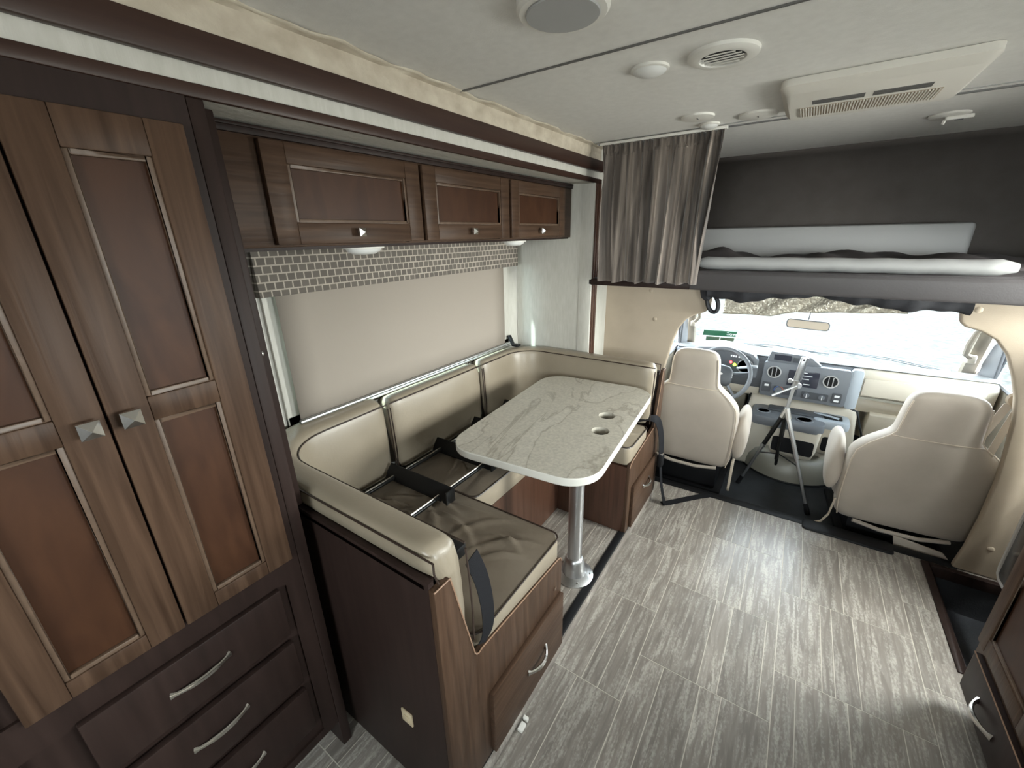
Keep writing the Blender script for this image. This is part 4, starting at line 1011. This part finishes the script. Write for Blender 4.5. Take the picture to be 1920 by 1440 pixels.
# rear-view mirror, visors, grab handle, side mirrors, wipers
rm = thing('rear_view_mirror', (.10, 3.42, 1.0), 'rectangular rear-view mirror hanging in the windscreen', 'mirror')
mp = rrect(-.018, .222, .975, 1.035, .020, 4)
def mt(v): 
    dx = v.x-.10; return Vector((v.x, v.y+.10*dx, v.z-.055*dx))
B().prism(1, mp, 3.305, 3.33).xf(mt).build('housing', 'dash_grey', rm, bevel=.004)
B().prism(1, rrect(-.011, .215, .981, 1.029, .016, 4), 3.302, 3.306).xf(mt).build('mirror_glass', 'cab_seat_light', rm)  # flat cream vinyl colour stands in for the mirror's reflection
B().tube([(.10, 3.33, 1.02), (.11, 3.42, 1.10), (.12, 3.50, 1.16)], .006, 6).build('stem', 'dash_grey', rm)
for i, (x0, x1) in enumerate(((-.55, -.02), (.24, .80))):
    t = thing('sun_visor', ((x0+x1)/2, 3.3, 1.2), ('cream sun visor folded up above the driver side of the windscreen', 'cream sun visor folded up above the passenger side of the windscreen')[i], 'visor')
    b = B().prism(0, [(3.18, 1.222), (3.20, 1.232), (3.40, 1.205), (3.42, 1.19), (3.40, 1.182), (3.20, 1.208)], x0, x1); b.build('visor_body', 'pillar', t, bevel=.005)
    b = B().box((x0+x1)/2-.07, (x0+x1)/2+.07, 3.27, 3.33, 1.190, 1.196); b.xf(lambda v: Vector((v.x, v.y, v.z-(v.y-3.3)*.13))); b.build('warning_label', 'white', t)
gh = thing('grab_handle', (.99, 3.45, .85), 'cream grab handle on the right windscreen pillar', 'handle')
B().tube([(.975, 3.64, .82), (.935, 3.60, .85), (.92, 3.53, .93), (.92, 3.48, 1.01), (.95, 3.47, 1.06)], [.016, .014, .016, .014, .016], 8).build('grip', 'pillar', gh)
B().rbox(.955, 1.0, 3.62, 3.67, .79, .84, .01).build('mount', 'plastic_cream', gh); B().rbox(.94, .98, 3.45, 3.50, 1.04, 1.09, .01).build('mount', 'plastic_cream', gh)
gh = thing('grab_handle', (-.66, 3.45, .95), 'cream grab handle on the left windscreen pillar', 'handle')
B().tube([(-.645, 3.60, .90), (-.605, 3.56, .95), (-.60, 3.50, 1.04), (-.63, 3.47, 1.10)], [.015, .013, .013, .015], 8).build('grip', 'pillar', gh)
B().rbox(-.67, -.63, 3.58, 3.64, .87, .91, .01).build('mount', 'plastic_cream', gh)
for s_, xx in ((0, 1.035), (1, -.70)):
    pil = B().prism(0, [(3.40, .72), (3.64, .72), (3.63, .80), (3.56, .93), (3.48, .97), (3.42, .96)], xx-.006, xx+.012)
    t = pil.build('door_corner_trim', 'dash_dark', bevel=.006); tag(t, ('dark oval trim at the front corner of the right door window', 'dark trim at the front corner of the left door window')[s_], 'trim')
sm = thing('side_mirror', (1.30, 3.35, .9), 'tall side mirror outside the right cab window', 'mirror')
B().loft([[(1.30+.11*k*math.cos(a), yy, .95+.19*k*math.sin(a)) for a in [2*math.pi*i/24 for i in range(24)]] for k, yy in ((.98, 3.30), (1.0, 3.32), (.9, 3.38), (.5, 3.42))]).build('housing', 'dash_blue', sm, smooth=50)
B().loft([[(1.30+.10*math.cos(a), yy, .95+.175*math.sin(a)) for a in [2*math.pi*i/24 for i in range(24)]] for yy in (3.296, 3.30)]).build('mirror_glass', 'mirror', sm)
B().tube([(1.28, 3.36, .82), (1.18, 3.42, .74), (1.10, 3.42, .70)], .018, 8).build('arm', 'dash_blue', sm)
sm = thing('side_mirror', (-1.05, 3.35, .9), 'side mirror outside the left cab window', 'mirror')
B().loft([[(-.98+.10*k*math.cos(a), yy, .95+.17*k*math.sin(a)) for a in [2*math.pi*i/24 for i in range(24)]] for k, yy in ((.98, 3.30), (1.0, 3.32), (.9, 3.38), (.5, 3.42))]).build('housing', 'dash_blue', sm, smooth=50)
B().tube([(-.96, 3.36, .82), (-.84, 3.42, .74), (-.75, 3.42, .70)], .018, 8).build('arm', 'dash_blue', sm)
for i, (a, c_) in enumerate((((-.42, 3.97, .680), (.30, 3.97, .672)), ((.30, 3.985, .700), (.98, 3.93, .650)))):
    t = thing('wiper', a, ('thin dark windscreen wiper in front of the driver', 'thin dark windscreen wiper in front of the passenger')[i], 'wiper')
    mid = ((a[0]+c_[0])/2, (a[1]+c_[1])/2, (a[2]+c_[2])/2+.022)
    B().tube([a, mid, c_], .006, 6).build('arm', 'dash_grey', t)
    B().tube([(a[0], a[1]+.01, a[2]-.005), ((a[0]+c_[0])/2, a[1]-.0, mid[2]-.020), (c_[0]-.05, c_[1]+.01, c_[2]-.004)], .004, 6).build('blade', 'dash_dark', t)
b = B().grid(lambda u, v: (-.85+2.05*u, 3.96+.75*v, .640-.14*v-.06*v*v-.05*(2*u-1)**4*(1)), 16, 8)
tag(b.build('vehicle_bonnet', 'paint_white', solid=.01), 'white vehicle bonnet just beyond the windscreen base', 'bonnet')
# sticker on the windscreen, read from outside
st = thing('window_sticker', (-.46, 3.70, .83), 'green and white dealer sticker on the driver side of the windscreen', 'sticker')
def onws(x, z): v = (z-.65)/.59; u = (x+.69)/1.71; return (x, ws(u, v)[1]-.008, z)
def stq(x0, x1, z0, z1, sk=0, dy=0): 
    p = [onws(x0, z0), onws(x1, z0), onws(x1+sk, z1), onws(x0+sk, z1)]
    return B().add([(a, b_-dy, c_) for a, b_, c_ in p]+[(a, b_+.001-dy, c_) for a, b_, c_ in p], [(0, 1, 2, 3), (7, 6, 5, 4), (0, 4, 5, 1), (1, 5, 6, 2), (2, 6, 7, 3), (3, 7, 4, 0)])
stq(-.592, -.348, .772, .822, .010).build('banner', 'green', st)
stq(-.570, -.470, .708, .760, .006).build('photo_print', 'green_pale', st); stq(-.462, -.362, .708, .760, .006).build('photo_print', 'green_pale', st)
for i in range(5): stq(-.562+i*.018, -.556+i*.018, .722, .752, .003, .0015).build('print_mark', 'green', st)
cc = onws(-.395, .797)
text(st, 'banner_text', 'MATCow', (-.425, cc[1]-.004, .797), .042, 'white', (rad(121.4), 0, 0))
st.children[-1].scale = (-1, 1, 1)

# passenger seat belt on the right pillar
pb = thing('cab_seat_belt', (.90, 2.60, .86), 'tan seat belt with anchor ring on the pillar beside the passenger seat', 'seat belt')
B().lathe((.885, 2.62, .875), [(.001, -.012), (.028, -.010), (.034, 0), (.030, .010)], ax=1, n=20).build('anchor', 'padded', pb)
B().ribbon([(.868, 2.62, .85), (.845, 2.64, .72), (.815, 2.66, .56)], .030, .003, (1, 0, 0)).build('strap', 'cab_seat', pb)
B().ribbon([(.900, 2.62, .85), (.885, 2.62, .72), (.865, 2.62, .52)], .026, .003, (1, 0, 0)).build('strap', 'cab_seat', pb)

# black privacy curtain bundled above the windscreen + foil sunshade
pc = thing('privacy_curtain', (.1, 2.62, 1.2), 'black cab curtain bundled along the top of the cab opening', 'curtain')
def bund(u, v):
    x = -.40+1.02*u; a = 2*math.pi*v
    r = .046+.012*math.sin(11*u)+.006*math.sin(31*u+2)-.014*math.exp(-((u-.0)/.10)**2)+.004*math.sin(67*u+5*v)
    zc = 1.290+.020*math.sin(math.pi*u)-.006*math.sin(9*u)-.020*max(0, u-.75)
    return (x, 2.500+r*.7*math.cos(a), zc+r*math.sin(a)*.9)
B().grid(bund, 90, 14).build('bundle', 'black_cloth', pc)
tie = B().tube([(-.372+.030*math.cos(a), 2.53, 1.222+.045*math.sin(a)-.02*math.cos(a)) for a in [2*math.pi*i/18 for i in range(18)]], .022, 8, closed=True, flat=.5); tie.build('tie_back', 'black_cloth', pc)
B().tube([(-.42, 2.53, 1.31), (-.41, 2.53, 1.26), (-.39, 2.53, 1.24)], [.03, .028, .02], 8).build('tie_strap', 'black_cloth', pc)
B().tube([(-.33, 2.46, 1.318), (-.08, 2.46, 1.316)], .003, 6).build('curtain_rod', 'steel', pc)
def foil(u, v):
    x = -.335+.80*u; zl = 1.150+.065*min(1, max(0, (u-.0)*1.3))+.012*math.sin(9*u)
    if u < .3: zl = 1.140+.02*u
    elif u < .45: zl = 1.146+.03*((u-.3)/.15)
    else: zl = 1.176+.028*((u-.45)/.55)
    z = 1.262+(zl-1.262)*v; return (x, 2.70+.012*math.sin(25*u+4*v)+.01*v, z)
t = B().grid(foil, 70, 10).build('sunshade', 'silver_foil', solid=.004); tag(t, 'silver quilted foil sunshade hanging under the black cab curtain', 'sunshade')

# tripod with phone clamp
tp = thing('tripod', (.085, 2.98, -.10), 'black and silver camera tripod with phone clamp standing between the cab seats', 'tripod')
AP = Vector((.083, 3.0, .505))
feet = [(-.108, 2.99, -.098, 'grey'), (.097, 3.235, -.098, 'blk'), (.305, 2.83, -.098, 'sil')]
for fx, fy, fz, kind in feet:
    F0 = Vector((fx, fy, fz)); d = F0-AP; s_ = AP+d*.06
    m1 = {'grey': 'rail_dark', 'blk': 'rail_dark', 'sil': 'aluminium'}[kind]; m2 = {'grey': 'aluminium', 'blk': 'black', 'sil': 'aluminium'}[kind]
    lg = B().tube([s_, AP+d*.45], .0135, 8).build('leg', m1, tp)
    B().tube([AP+d*.43, AP+d*.92], .0095, 8).build('lower_tube', m2, lg)
    B().tube([AP+d*.44, AP+d*.475], .016, 8).build('lock', 'aluminium', lg)
    B().tube([AP+d*.90, F0], [.013, .015], 8).build('rubber_foot', 'black', lg)
    B().tube([AP+d*.0+Vector((0, 0, .01)), AP+d*.09], [.016, .018], 8).build('hinge', 'steel', lg)
    B().tube([AP+d*.55, AP+Vector((.01, .03, -.33))], .004, 6).build('brace', 'rail_dark', tp)
B().tube([AP+Vector((0, 0, -.36)), AP+Vector((0, 0, .0))], .009, 8).build('centre_column', 'rail_dark', tp)
B().tube([AP, AP+Vector((.010, 0, .155))], .0105, 10).build('upper_column', 'aluminium', tp)
HD = AP+Vector((.014, 0, .185))
B().lathe(tuple(HD+Vector((0, 0, -.035))), [(.018, 0), (.020, .01), (.015, .03), (.020, .045), (.022, .055), (.001, .056)], n=14).build('pan_head', 'steel', tp)
B().lathe(tuple(HD+Vector((.020, -.01, -.012))), [(.016, 0), (.016, .016), (.001, .017)], ax=1, n=14).build('lock_knob', 'aluminium', tp)
B().lathe(tuple(HD+Vector((-.03, -.01, .012))), [(.013, 0), (.013, .02), (.001, .021)], ax=1, n=14).build('lock_knob', 'steel', tp)
B().tube([HD+Vector((.01, -.02, -.01)), HD+Vector((-.11, -.06, -.085))], [.006, .009], 8).build('pan_handle', 'aluminium', tp)
b = B().box(-.016, .016, -.006, .006, 0, .155); b.xf(lambda v: HD+Vector((v.x+v.z*.11, v.y, v.z+.018))); b.build('phone_clamp', 'aluminium', tp, bevel=.003)
b = B().box(.014, .026, -.012, .014, 0, .150); b.xf(lambda v: HD+Vector((v.x+v.z*.11, v.y, v.z+.018))); b.build('clamp_rail', 'dash_grey', tp, bevel=.002)
B().lathe(tuple(HD+Vector((.017, -.006, .155))), [(.006, 0), (.006, -.004), (.001, -.005)], ax=1, n=10).build('clamp_screw', 'rail_dark', tp)

for o in bpy.data.objects:
    if 'o' in o.keys(): del o['o']
